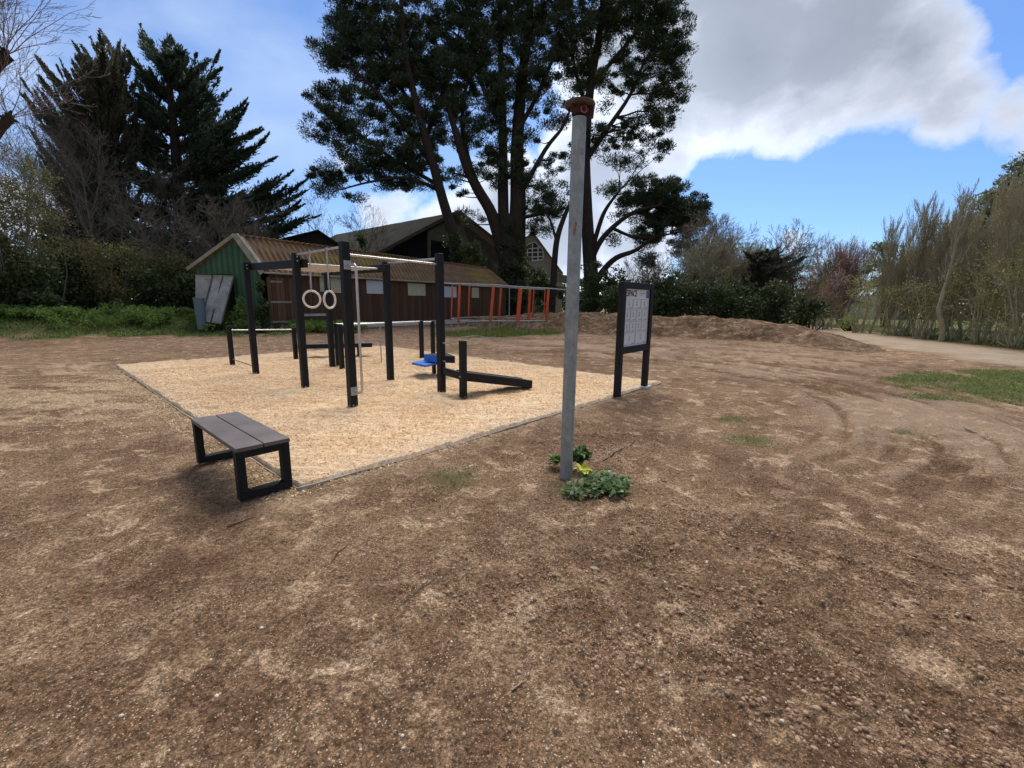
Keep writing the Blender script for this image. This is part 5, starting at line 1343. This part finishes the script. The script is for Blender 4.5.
# ivy: grows on trunks and walls
def ivy(ells, Y, label, seed, mat='hedge_leaf', L=.16, dens=3, per=60, depth=.5, cr=(.3, .6), name='ivy', cat='ivy'):
    rng = np.random.RandomState(seed); cc = ell_clumps(ells, Y, dens, rng, depth); k = len(cc)
    cc[:, 2] = np.maximum(cc[:, 2], .1)
    g = cc.mean(0); o = finish(name, clumps_to_leaves(name, cc, rng.uniform(*cr, k), per, L * 1.2, L, rng, .9, 0, None, .5), MT[mat], origin=(g[0], g[1], 0))
    return tag(o, label, cat)
ivy([(512, 270, 17, 50), (505, 300, 22, 20)], 43.2, 'dark ivy clothing the thick trunk of the middle pine', 61, dens=4, depth=.9)
ivy([(470, 262, 14, 30), (455, 250, 10, 18), (480, 285, 14, 14)], 42.0, 'dark ivy thicket round the foot of the left leaning pine', 62, dens=4)
ivy([(592, 285, 12, 26), (612, 290, 16, 22), (604, 305, 22, 14), (626, 300, 12, 14)], 42.5, 'dark evergreen bush round the foot of the pine behind the metal pole', 63, dens=4, name='evergreen_bush', cat='bush')
ivy([(535, 280, 14, 14), (550, 290, 18, 14), (530, 300, 22, 16), (575, 300, 14, 16)], 44, 'dark undergrowth beyond the orange padded frame', 64, dens=4, name='undergrowth_bush', cat='bush')
ivy([(262, 300, 4.5, 34), (258, 275, 3.5, 14), (254, 322, 8, 12), (266, 320, 6, 10)], 22.3, 'ivy hanging down the corner of the green gable and brown wall', 65, L=.11, dens=8, per=50, cr=(.15, .3))
ivy([(243, 318, 14, 14), (238, 306, 7, 14), (228, 322, 10, 8)], 22.0, 'green bramble growing up against the green gable beside the leaning sheet', 66, 'weed_leaf', .10, 8, 50, cr=(.15, .35), name='bramble_bush', cat='bush')

# Monterey cypresses on the left
def cypress(name, label, base, top, Y, seed, fans, mat, per=150):
    """fans: (origin px, tip px, foliage half width m)"""
    rng = np.random.RandomState(seed); b = on(base[0], base[1], Y); root = thing(name, label, 'tree', (b.x, b.y, 0))
    segs = px_segs([base, ((base[0] + top[0]) / 2 + 3, (base[1] + top[1]) / 2), top], [Y] * 3, [.6, .4, .06])
    C_, D_, V_ = [], [], []
    for (ox, oy), (tx_, ty_), wd in fans:
        for rep in range(5):
            dy = rng.uniform(-3.0, 3.0) if rep else rng.uniform(-1, 1); j = rng.normal(size=4) * (5 if rep else 1.5)
            s = rng.uniform(.55, 1.0) if rep else 1.0
            p = np.array(on(ox + j[0], oy + j[1], Y)); q = np.array(on(ox + (tx_ - ox) * s + j[2], oy + (ty_ - oy) * s + j[3], Y + dy)); L = np.linalg.norm(q - p)
            mid = (p + q) / 2 + np.array([0, 0, -.10 * L]) + rng.normal(size=3) * .06 * L; pr = p; n = 7
            crv = lambda t: (1 - t) ** 2 * p + 2 * t * (1 - t) * mid + t * t * q
            for k in range(1, n + 1):
                t = k / n; c = crv(t); segs.append((pr, c, .10 * (1 - .8 * (k - 1) / n), .10 * (1 - .8 * t))); pr = c
            m = int(per * L * .75); npad = max(3, int(L * 1.5)); t = rng.choice(rng.uniform(.12, 1.0, npad) ** .8, m) + rng.normal(size=m) * .035; t = np.where(rng.uniform(0, 1, m) < .25, rng.uniform(.3, 1.02, m), t); t = np.clip(t, .1, 1.03)
            cen = (1 - t)[:, None] ** 2 * p + (2 * t * (1 - t))[:, None] * mid + (t * t)[:, None] * q
            ax = unit((2 * (1 - t))[:, None] * (mid - p) + (2 * t)[:, None] * (q - mid))
            wloc_ = wd * (np.minimum(1, (1.05 - t) * 2.2)) * (0.55 + .45 * np.sin(t * 37 + rng.uniform(0, 6)) ** 2)
            side = unit(rng.normal(size=(m, 3)) * np.array([1, 1, .45])); o = side * (wloc_ * rng.uniform(0, 1, m) ** .6)[:, None]
            C_.append(cen + o); D_.append(ax * .9 + side * .6 + rng.normal(size=(m, 3)) * .25 + np.array([0, 0, .15])); V_.append(np.clip(rng.uniform(0, .5) + rng.uniform(0, .45, m), 0, 1))
    C_, D_, V_ = map(np.concatenate, (C_, D_, V_)); n = len(C_)
    finish('trunk', seg_mesh('trunk', segs, 5), MT['bark'], root)
    finish('crown', leaf_mesh('crown', C_, D_, 0.34 * rng.uniform(.6, 1.3, n), .085 * rng.uniform(.7, 1.3, n), V_, rng), MT[mat], root)
    return root
fb = []
tipsB = [(143, 30), (156, 46), (170, 33), (184, 52), (207, 58), (221, 68), (204, 78), (231, 92), (244, 103), (238, 118), (256, 128), (268, 135), (252, 150), (275, 158), (290, 172), (284, 186), (303, 186), (318, 213), (300, 205), (270, 200), (306, 218), (262, 222), (280, 232), (240, 235), (232, 210),
         (225, 140), (215, 115), (200, 100), (190, 85), (236, 175), (220, 190), (246, 190), (128, 52), (150, 70), (120, 90), (130, 120), (210, 160), (150, 150), (140, 100), (135, 80), (126, 140), (115, 120), (138, 175), (110, 160), (100, 190), (120, 215), (90, 220), (160, 200), (200, 215), (215, 240), (170, 230), (150, 240), (130, 200), (120, 170), (170, 180)]
for x, y in tipsB:
    oy = min(262, y + 14 + abs(x - 178) * (.32 if y < 150 else .2) + (12 if y < 120 else 0)); ox = 172 + (x - 172) * .12 + (oy - 30) * .03
    fb.append(((ox, oy), (x, y), .65 if y < 140 else .95))
cypress('cypress_tree', 'tall dark cypress with tiered branches sweeping right above the green gable', (185, 315), (165, 40), 35, 201, fb, 'cyp_leaf')
fa = []
tipsA = [(99, 32), (88, 38), (70, 42), (80, 50), (60, 60), (40, 58), (48, 73), (38, 76), (27, 83), (34, 90), (40, 102), (44, 112), (55, 125), (50, 140), (60, 150), (76, 66), (90, 62), (105, 55), (110, 75), (95, 90), (70, 100), (80, 120), (66, 160), (60, 180), (75, 200), (55, 210), (90, 150), (100, 130), (115, 110), (95, 180), (110, 200), (130, 60), (120, 45), (125, 150), (130, 185), (80, 225), (115, 230), (30, 130), (38, 155), (45, 175), (36, 200), (125, 85), (135, 105), (140, 130), (60, 235), (100, 235)]
for x, y in tipsA:
    ox = 112 + (x - 112) * .15; oy = min(250, y + 45 + abs(x - 105) * .45); fa.append(((ox, oy), (x, y), .36))
cypress('cypress_tree', 'windswept olive cypress with pointed branch tips sweeping up to the left', (118, 315), (103, 40), 33, 202, fa, 'cyp_leaf2', 130)

# bare trees
def bare_tree(name, label, cat, base, height, seed, cfg, mat, spread_dir=None, nstem=1, r=.16, group=None, leaf=None, lean=(0, 0), loc=None, vis=True):
    rng = np.random.RandomState(seed); segs = []
    for s in range(nstem):
        a = rng.uniform(0, 2 * PI); d = np.array([lean[0] + (.28 if nstem > 1 else .04) * math.cos(a), lean[1] + (.28 if nstem > 1 else .04) * math.sin(a), 1.0])
        bare_branch(segs, np.array([0.12 * math.cos(a) * (nstem > 1), 0.12 * math.sin(a) * (nstem > 1), -.1]), d, height * rng.uniform(.8, 1.0) if nstem > 1 else height, r * (rng.uniform(.6, 1) if nstem > 1 else 1), 0, rng, cfg)
    root = thing(name, label, cat, base, group)
    me = seg_mesh('branches', [(p, q, a, b) for p, q, a, b in segs], 4); me.materials.append(MT[mat])
    o = link(bpy.data.objects.new('branches', me)); o.parent = root
    if leaf:
        mt, cnt, L, fr0 = leaf
        S = [s for s in segs if s[2] < .03]; idx = rng.randint(0, len(S), cnt)
        c = np.array([S[i][0] + (S[i][1] - S[i][0]) * rng.uniform() for i in idx]) + rng.normal(size=(cnt, 3)) * fr0
        me = leaf_mesh('leaves', c, rng.normal(size=(cnt, 3)) + np.array([0, 0, .5]), L * rng.uniform(.6, 1.3, cnt), L * .55, rng.uniform(0, 1, cnt), rng); me.materials.append(MT[mt])
        o = link(bpy.data.objects.new('leaves', me)); o.parent = root
    return root
def copy_thing(root, loc, label, rz, sc):
    r = root.copy(); C.objects.link(r); r.location = loc; r.rotation_euler = (0, 0, rz); r.scale = (sc[0], sc[0], sc[1]); r['label'] = label
    for ch in root.children:
        c = ch.copy(); C.objects.link(c); c.parent = r
    return r
ROUND = dict(n=[9, 6, 5, 4], start=[2, 1, 1, 0], k=[2, 2, 2, 0], ang=[42, 40, 38, 0], lr=[.55, .55, .5, 0], rr=.55, tip=.25, up=[.02, .05, .05, .05], wander=.09, rmin=.007)
POP = dict(n=[14, 8, 5], start=[1, 1, 0], k=[3, 2, 0], ang=[20, 17, 0], lr=[.42, .45, 0], rr=.36, tip=.12, up=[.03, .10, .12], wander=.05, rmin=.007)
THICK = dict(n=[8, 6, 5], start=[1, 1, 0], k=[3, 3, 0], ang=[40, 36, 0], lr=[.5, .5, 0], rr=.5, tip=.2, up=[.02, .05, .04], wander=.1, rmin=.008)
def G(x, y): return gp(x, y)
def place(x, by, ty):
    g = gp(x, by); return g, hz(x, ty, g)
def placeY(x, Y, ty):
    g = on(x, 320, Y); g = Vector((g.x, g.y, 0)); return g, hz(x, ty, g)
g, h = placeY(122, 29, 62); bare_tree('bare_tree', 'grey-brown leafless tree with a dense haze of twigs in front of the cypresses', 'tree', g, h * .72, 301, dict(ROUND, k=[3, 2, 3, 0]), 'bark_grey', nstem=3, r=.2)
g, h = placeY(170, 28.5, 165); bare_tree('bare_tree', 'smaller leafless tree against the dark base of the tall cypress', 'tree', g, h * .72, 302, dict(ROUND, k=[2, 2, 1, 0]), 'bark_grey', nstem=2, r=.13)
g, h = placeY(228, 27.5, 160); bare_tree('bare_tree', 'leafless bushy tree rising behind the green gable roof', 'tree', g, h * .72, 303, dict(ROUND, k=[2, 2, 2, 0]), 'bark_grey', nstem=3, r=.14)
g, h = placeY(372, 46, 172); bare_tree('bare_tree', 'thin leafless sapling in front of the barn roof slope', 'tree', g, h * .8, 304, ROUND, 'bark_dark', nstem=2, r=.1)
ivy([(361, 241, 5, 10)], 44, 'small dark ivy clump on the sapling before the barn roof', 304, dens=6, cr=(.3, .6))
g, h = placeY(25, 33, 60); bare_tree('bare_tree', 'leafless tree standing at the far left behind the olive bush', 'tree', g, h * .72, 305, ROUND, 'bark_grey', nstem=2, r=.18)
g, h = placeY(70, 40, 45); bare_tree('bare_tree', 'pale purplish leafless tree showing between the far left bush and the olive cypress', 'tree', g, h * .75, 306, ROUND, 'bark_purple', nstem=2, r=.2)
# pollarded tree just outside the left edge, its knobbed limbs and purple twigs reach in
rng = np.random.RandomState(77); Yp = 8.5
b = on(-70, 400, Yp); pt = thing('pollarded_tree', 'pollarded tree at the left edge with two knobbed stub limbs and fine purple twigs', 'tree', (b.x, b.y, 0))
sg = px_segs([(-75, 420), (-70, 250), (-60, 150)], [Yp] * 3, [.28, .24, .2])
def knob_limb(pts, rr):
    s = px_segs(pts, [Yp] * len(pts), rr); sg.extend(s); return s[-1][1]
k1 = knob_limb([(-60, 160), (-30, 100), (-12, 74), (0, 62), (6, 55)], [.17, .12, .10, .085, .11])
k2 = knob_limb([(-66, 220), (-30, 165), (-10, 142), (2, 128), (9, 118)], [.17, .11, .08, .06, .085])
k3 = knob_limb([(-60, 150), (-40, 60), (-10, -10), (4, -18)], [.16, .12, .09, .1])
for kp in (k1, k2):
    for _ in range(14): sg.append((kp, kp + unit(rng.normal(size=(1, 3)))[0] * rng.uniform(.07, .15), .05, .012))
finish('trunk', seg_mesh('trunk', sg, 7), MT['bark_dark'], pt)
tw = []
for kp, n in ((k1, 9), (k2, 7), (k3, 10), (np.array(on(-40, 20, Yp + 1.5)), 8), (np.array(on(-30, 90, Yp + 2)), 9), (np.array(on(-35, 170, Yp + 3)), 9)):
    for _ in range(n):
        d = np.array([rng.uniform(.1, .9), rng.uniform(-.6, .6), rng.uniform(.1, 1.0)])
        bare_branch(tw, kp, d, rng.uniform(.9, 1.7), .009, 0, rng, dict(n=[9, 5, 3], start=[1, 1, 0], k=[1, 1, 0], ang=[32, 30, 0], lr=[.45, .5, 0], rr=.6, tip=.3, up=[.02, .03, .03], wander=.08, rmin=.0028))
finish('twigs', seg_mesh('twigs', tw, 3), MT['bark_purple'], pt)

# hedges and bushes on the left
def bush(name, label, cat, ells, Y, seed, mat, L=.20, dens=4.0, per=75, depth=.8, cr=(.35, .75), group=None, stems=None, flat=.85, up=.1):
    rng = np.random.RandomState(seed); cc = ell_clumps(ells, Y, dens, rng, depth); cc = cc[cc[:, 2] > .05]
    g = cc.mean(0); root = thing(name, label, cat, (g[0], g[1], 0), group)
    me = clumps_to_leaves('leaves', cc, rng.uniform(*cr, len(cc)), per, L, L * .62, rng, flat, up, None, .6)
    finish('leaves', me, MT[mat], root)
    sg = []
    k = rng.permutation(len(cc))[:max(14, len(cc) // 7)]
    for i in k:
        c = cc[i]; p = np.array([g[0] + (c[0] - g[0]) * .55, g[1] + (c[1] - g[1]) * .5, 0.0]); m = (p + c) / 2 + rng.normal(size=3) * .2; sg += [(p, m, .045, .03), (m, c, .03, .012)]
        for _ in range(3): sg.append((c, c + unit(rng.normal(size=(1, 3)) + np.array([[0, 0, .6]]))[0] * rng.uniform(.4, .9), .012, .006))
    finish('stems', seg_mesh('stems', sg, 4), MT['bark_dark' if stems is None else stems], root)
    return root
HL = 'bushes along the left boundary'
bush('evergreen_bush', 'dark evergreen bush at the far left edge of the photo', 'bush', [(5, 290, 40, 38), (-30, 270, 40, 60), (20, 315, 35, 18), (30, 285, 30, 30)], 20.9, 401, 'hedge_leaf', group=HL)
bush('evergreen_bush', 'dark ivy-covered bush below the olive cypress', 'bush', [(65, 290, 36, 36), (58, 315, 30, 16), (90, 310, 30, 22), (62, 258, 26, 12)], 23.5, 402, 'hedge_leaf', group=HL)
bush('olive_bush', 'brownish-olive thorny bush in the middle of the left boundary hedge', 'bush', [(108, 275, 30, 26), (120, 298, 26, 26), (85, 262, 22, 12), (110, 318, 22, 12), (95, 250, 40, 14), (60, 262, 30, 16)], 24, 403, 'olive_leaf', .13, 4, 70, group=HL, stems='bark_grey')
bush('evergreen_bush', 'dark evergreen bush immediately left of the green gable', 'bush', [(160, 292, 32, 28), (178, 300, 18, 24), (150, 316, 34, 14), (188, 285, 9, 18)], 25, 404, 'hedge_leaf', group=HL)
bush('bramble_bush', 'pale brown bramble top above the dark bush beside the green gable', 'bush', [(155, 262, 36, 14), (130, 254, 28, 14), (180, 264, 18, 10)], 25.6, 405, 'olive_leaf', .11, 5, 60, group=HL, stems='bark_grey')
bush('olive_bush', 'tall olive-yellow bush at the left edge below the knobbed limbs', 'bush', [(14, 175, 34, 34), (-10, 200, 40, 40), (24, 215, 36, 34), (10, 250, 44, 30)], 21.5, 406, 'olive_leaf', .10, 4.6, 70, group=HL, stems='bark_grey')
bush('evergreen_bush', 'dark bush filling the gap beneath the two cypresses', 'bush', [(150, 255, 46, 26), (110, 240, 40, 24), (200, 258, 20, 18), (60, 235, 30, 22)], 31, 407, 'hedge_leaf', .26, 2.4, 70, group=HL)
bush('bright_bush', 'small bright green leafy shrub low in the left hedge', 'bush', [(108, 303, 9, 10), (60, 325, 10, 5)], 21.8, 408, 'weed_leaf', .10, 4, 50, cr=(.2, .4), group=HL)

# weeds and grass
def ground_leaves(name, label, cat, xy, seed, mat, L, W, up, jit):
    rng = np.random.RandomState(seed); n = len(xy); z = gheight(xy[:, 0], xy[:, 1])
    d = rng.normal(size=(n, 3)) * jit; d[:, 2] = up
    Ls = L * rng.uniform(.4, 1.5, n) * (.5 + fbm(xy[:, 0] * 1.7, xy[:, 1] * 1.7, 3, seed)); c = np.stack([xy[:, 0], xy[:, 1], z], 1) + unit(d) * (Ls * .45)[:, None]
    o = finish(name, leaf_mesh(name, c, d, Ls, W * rng.uniform(.7, 1.3, n), rng.uniform(0, 1, n), rng), MT[mat])
    return tag(o, label, cat, kind='stuff')
def scatter(n, x0, x1, y0, y1, seed, thr=.4):
    rng = np.random.RandomState(seed); x = rng.uniform(x0, x1, n); y = rng.uniform(y0, y1, n); m = grass_mask(x, y)
    k = m > thr + rng.uniform(0, .45, n); return np.stack([x[k], y[k]], 1)
ground_leaves('grass_patch', 'green grass patch at the right edge of the open soil', 'grass', scatter(110000, 6.5, 19, 4.5, 14, 501, .12), 501, 'grass_leaf', .055, .012, 1, .8)
ground_leaves('verge_grass', 'grass verge along the far side of the dirt track', 'grass', scatter(50000, 18.6, 25, 8, 50, 502), 502, 'grass_leaf', .16, .035, 1, .5)
ground_leaves('frame_grass', 'rough green grass round the orange padded frame', 'grass', scatter(60000, -8, 8, 20, 32, 503), 503, 'grass_leaf', .16, .03, 1, .5)
ground_leaves('hedge_grass', 'rough grass strip in front of the left hedge and shed', 'grass', scatter(90000, -34, -7, 12, 30, 504), 504, 'weed_leaf', .15, .035, 1, .6)
rng = np.random.RandomState(9); n = 900
tt = rng.uniform(0, 1, n); bx = -24 + 16.0 * tt + rng.normal(0, .3, n); by_ = 19.6 + 3.2 * np.sin(np.clip(tt * 1.6, 0, 1.2)) + rng.normal(0, .7, n) + tt * 1.0
m = fbm(bx * .8, by_ * .8, 3, 12) > .42
cc = np.stack([bx[m], by_[m], gheight(bx[m], by_[m]) + .2 + .25 * rng.uniform(0, 1, m.sum())], 1)
o = finish('weeds', clumps_to_leaves('weeds', cc, rng.uniform(.15, .34, len(cc)), 70, .10, .07, rng, .8, .4), MT['weed_leaf']); tag(o, 'knee-high green weeds and nettles along the foot of the left hedge', 'weeds', kind='stuff')
sc_ = []
for cx_, cy_, r_, k_ in ((2.95, 5.2, .35, 700), (3.15, 6.2, .22, 300), (-.55, 3.95, .3, 260), (5.1, 5.6, .18, 120), (6.3, 8.4, .6, 300)):
    sc_.append(np.stack([rng.normal(cx_, r_ * .5, k_), rng.normal(cy_, r_ * .5, k_)], 1))
ground_leaves('sparse_sprouts', 'thin grass sprouts scattered on the bare soil', 'grass', np.concatenate(sc_), 505, 'grass_leaf', .03, .006, 1, .9)

# right-hand hedge and trees behind the bank
HR = 'dark hedge bushes behind the soil bank'
def hb_(x0, x1, ty, by_, Y, seed, label, mat='hedge_leaf', **k):
    cx_ = (x0 + x1) / 2; rx = (x1 - x0) / 2; h = by_ - ty
    return bush('evergreen_bush', label, 'bush', [(cx_, by_ - h * .30, rx, h * .32), (cx_ - rx * .35, by_ - h * .62, rx * .6, h * .32), (cx_ + rx * .4, by_ - h * .58, rx * .6, h * .30), (cx_, by_ - h * .1, rx, h * .15)], Y, seed, mat, group=HR, **k)
hb_(640, 712, 272, 322, 30, 411, 'dark evergreen hedge bush just right of the notice board')
hb_(700, 760, 276, 322, 29, 412, 'dark evergreen hedge bush in the middle behind the soil bank')
hb_(752, 800, 280, 324, 28, 413, 'dark evergreen hedge bush right of centre behind the soil bank')
hb_(792, 826, 290, 325, 26, 414, 'rounded darkest bush at the right end of the hedge behind the bank')
hb_(728, 768, 292, 325, 27.5, 418, 'low dark bush filling the gap in the middle of the hedge behind the bank')
hb_(598, 645, 282, 318, 31, 415, 'dark evergreen bush behind the notice board')
bush('yellowish_bush', 'yellow-green topped bush above the dark hedge right of the notice board', 'bush', [(665, 270, 24, 9), (690, 276, 20, 7), (725, 276, 22, 8)], 31.5, 416, 'olive_leaf', .16, 1.6, 60)
g, h = placeY(722, 36, 212); bare_tree('bare_tree', 'wide leafless tree behind the hedge right of the pine bough', 'tree', g, h * .92, 311, dict(ROUND, k=[3, 2, 2, 0]), 'bark_grey', nstem=4, r=.16, leaf=('haze_leaf', 2500, .09, .08))
g, h = placeY(762, 34, 232); bare_tree('bare_tree', 'leafless tree behind the hedge beside the windswept conifer', 'tree', g, h * .92, 312, ROUND, 'bark_grey', nstem=3, r=.14, leaf=('haze_leaf', 1500, .09, .08))
g, h = placeY(690, 40, 222); bare_tree('bare_tree', 'leafless tree partly hidden by the right pine bough', 'tree', g, h * .92, 313, ROUND, 'bark_grey', nstem=3, r=.14)
g, h = placeY(742, 36, 240); bare_tree('bare_tree', 'olive-twigged bushy tree rising straight out of the middle hedge', 'tree', g, h * .9, 318, dict(ROUND, k=[3, 2, 2, 0]), 'bark_tan', nstem=5, r=.1, leaf=('haze_leaf', 3500, .08, .1))
g, h = placeY(705, 34, 240); bare_tree('bare_tree', 'olive-twigged bushy tree above the hedge just right of the pine bough', 'tree', g, h * .9, 319, dict(ROUND, k=[3, 2, 2, 0]), 'bark_tan', nstem=4, r=.1, leaf=('haze_leaf', 3500, .08, .1))
g, h = placeY(790, 35, 262); bare_tree('bare_tree', 'low brownish thicket between the windswept conifer and the red-budded tree', 'tree', g, h * .9, 329, dict(ROUND, k=[3, 2, 2, 0]), 'bark_grey', nstem=5, r=.08, leaf=('haze_leaf', 2500, .08, .1))
g, h = placeY(632, 44, 232); bare_tree('bare_tree', 'leafless tree seen under the right pine bough above the notice board', 'tree', g, h * .72, 314, ROUND, 'bark_grey', nstem=3, r=.12)
g, h = placeY(655, 38, 262); bare_tree('bare_tree', 'low leafless thicket directly above the notice board', 'tree', g, h * .75, 317, ROUND, 'bark_grey', nstem=3, r=.1)
cw = []
for x, y in ((806, 257), (797, 262), (790, 254), (783, 262), (778, 250), (770, 258), (762, 252), (800, 270), (788, 272), (776, 270), (764, 266), (752, 262), (748, 274), (770, 280), (795, 282)): cw.append(((758, min(312, y + 6 + (x - 758) * .12)), (x, y), .28))
cypress('windswept_conifer', 'small windswept conifer leaning right with flat tiers beyond the bank', (757, 315), (752, 252), 33, 203, cw, 'cyp_leaf2', 110)
g, h = placeY(840, 42, 234); bare_tree('red_budded_tree', 'rounded tree with a haze of reddish buds at the end of the bank', 'tree', g, h * .85, 315, dict(THICK, ang=[30, 26, 0], up=[.05, .10, .1], k=[4, 4, 0]), 'bark_red', nstem=10, r=.12, leaf=('red_leaf', 4200, .10, .25))
g, h = placeY(812, 40, 262); bare_tree('red_budded_tree', 'small reddish leafless tree left of the large red-budded tree', 'tree', g, h * .8, 316, THICK, 'bark_red', nstem=4, r=.08, leaf=('red_leaf', 1800, .12, .1))
bush('lime_shrub', 'bright yellow-green weeping shrub at the right end of the bank', 'shrub', [(846, 319, 7, 13), (852, 322, 5, 10)], 30, 417, 'bright_leaf', .16, 4, 50, cr=(.2, .45), flat=1.3, up=-1)
TR = 'yellow-green shrubs along the track'
for i, (x, y, rx, ry, Y, lab) in enumerate([
    (825, 305, 18, 24, 32, 'olive shrub just behind the right end of the hedge'), (866, 305, 18, 26, 28, 'olive-yellow shrub behind the weeping lime shrub'), (898, 308, 22, 24, 25.5, 'yellow-green shrub between the first poplars of the row'),
    (928, 308, 20, 26, 23.2, 'yellow-green shrub left of the curved pale trunk'), (962, 302, 22, 34, 22, 'tall yellow-green shrub right of the curved pale trunk'), (995, 300, 26, 44, 20, 'large yellow-green shrub near the right edge'), (1030, 296, 28, 54, 18.2, 'yellow-green shrub cut by the right edge of the photo')]):
    bush('track_shrub', lab, 'shrub', [(x, y, rx, ry), (x - rx * .3, y - ry * .7, rx * .6, ry * .5), (x + rx * .2, y + ry * .5, rx, ry * .5)], Y, 430 + i, 'lime_leaf' if i != 0 else 'olive_leaf', .06, 3.4, 110, cr=(.3, .9), group=TR, stems='bark_tan')
# evergreens behind the poplars
def far_ever(label, ells, Y, seed, base):
    rng = np.random.RandomState(seed); b = on(base[0], base[1], Y); root = thing('evergreen_tree', label, 'tree', (b.x, b.y, 0), 'evergreen trees behind the poplar row')
    cc = ell_clumps(ells, Y, 2.6, rng, .8); x, y = ells[0][:2]; y += 6
    sg = px_segs([(base[0], base[1]), ((base[0] + x) / 2, (base[1] + y) / 2), (x, y)], [Y] * 3, [.35, .25, .1])
    for c in cc[::5]: sg.append((np.array(sg[rng.randint(4, len(sg))][1]), c, .06, .02))
    finish('trunk', seg_mesh('trunk', sg, 5), MT['bark'], root)
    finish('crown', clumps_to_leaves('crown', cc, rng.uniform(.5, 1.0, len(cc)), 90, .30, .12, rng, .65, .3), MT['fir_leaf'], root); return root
far_ever('small dark pine showing between the first poplars of the row', [(884, 250, 12, 9), (876, 265, 12, 7), (890, 270, 14, 8), (905, 262, 8, 8), (880, 282, 14, 7), (898, 290, 16, 8)], 36, 441, (885, 325))
far_ever('evergreen at the foot of the big green slope, left part', [(945, 252, 20, 18), (930, 268, 16, 14), (958, 285, 18, 14), (965, 258, 14, 14), (925, 300, 14, 14)], 34, 442, (945, 325))
far_ever('evergreen in the middle of the big green slope', [(972, 230, 22, 20), (986, 212, 20, 18), (985, 262, 22, 22), (970, 285, 22, 18)], 33, 443, (978, 325))
far_ever('tallest evergreen at the right edge of the photo', [(1006, 196, 22, 20), (1030, 180, 28, 26), (1005, 235, 20, 20), (1030, 240, 30, 30), (1010, 275, 28, 26), (1060, 200, 36, 40)], 32, 444, (1015, 325))
# poplars
POPS = [(868, 333, 228), (880, 333.5, 236), (892, 334, 212), (905, 335, 214), (914, 335.5, 226), (926, 336.5, 216), (941, 338, 204), (953, 339, 198), (966, 340, 196), (980, 341, 222), (994, 342.5, 196), (1008, 344, 190), (1021, 346, 186), (1045, 349, 176)]
ordn = ['first', 'second', 'third', 'fourth', 'fifth', 'sixth', 'seventh', 'eighth', 'ninth', 'tenth', 'eleventh', 'twelfth', 'thirteenth', 'fourteenth']
PG = 'bare poplars in a row beside the dirt track'
protos = []
for i, (x, by_, ty) in enumerate(POPS):
    g, h = place(x, by_, ty); lab = ordn[i] + ' bare upright poplar from the left in the row beside the track'
    if i < 4:
        t = bare_tree('poplar_tree', lab, 'tree', g, 8.0, 320 + i, dict(POP, k=[3, 3, 0]), 'bark_tan', nstem=2, r=.10, group=PG, leaf=('haze_leaf', 4500, .045, .08), lean=(.03, 0)); protos.append(t)
        zt = max(v.co.z for v in t.children[0].data.vertices); t['_z'] = zt; t.scale = (h / zt, h / zt, h / zt * 1.12)
    else:
        p = protos[(i * 7) % 4]; s = h / p['_z']; copy_thing(p, g, lab, i * 1.3, (s, s * 1.12))
for p in protos:
    pass
for o in list(bpy.data.objects):
    if '_z' in o: del o['_z']
# curved pale trunk
g = gp(941, 341); st = thing('curved_trunk_tree', 'slender tree with a pale curved lower trunk among the poplars', 'tree', g)
Yc = g.y; sg = px_segs([(941, 341), (943, 328), (939, 312), (942, 298), (950, 270), (956, 240), (960, 215)], [Yc] * 7, [.12, .11, .10, .09, .06, .04, .015])
rng = np.random.RandomState(66)
for s in list(sg[12:]): bare_branch(sg, s[1], np.array([rng.uniform(-.5, .5), rng.uniform(-.5, .5), 1]), 1.2, .02, 0, rng, dict(n=[6, 4], start=[1, 0], k=[2, 0], ang=[28, 0], lr=[.5, 0], rr=.5, tip=.2, up=[.06, .06], wander=.07, rmin=.006))
finish('trunk', seg_mesh('trunk', sg, 6), MT['bark_pale'], st)
# far wood closing the horizon
def wood(name, pts, label, seed, hmax):
    rng = np.random.RandomState(seed); cc = []
    for (x0, y0), (x1, y1) in zip(pts[:-1], pts[1:]):
        L = math.hypot(x1 - x0, y1 - y0); k = int(L * 4.5)
        t = rng.uniform(0, 1, k); x = x0 + (x1 - x0) * t + rng.normal(0, 1.5, k); y = y0 + (y1 - y0) * t + rng.normal(0, 1.5, k)
        hm = hmax * (.55 + .45 * fbm(x * .15, y * .15, 3, seed)); cc.append(np.stack([x, y, hm * rng.uniform(0, 1, k)], 1))
    cc = np.concatenate(cc); o = finish(name, clumps_to_leaves(name, cc, rng.uniform(.8, 1.8, len(cc)), 40, .7, .45, rng, .8, .1), MT['hedge_leaf']); return tag(o, label, 'wood', kind='stuff')
wood('boundary_wood', [(-48, 20), (-36, 30), (-26, 36), (-17, 40)], 'dark tangled wood closing the view behind the left hedge', 92, 7.5)
wood('far_wood', [(-70, 30), (-45, 45), (-30, 62), (0, 75), (30, 70), (60, 60), (75, 30), (60, 5)], 'dark mass of distant trees closing the view behind everything', 91, 6.5)
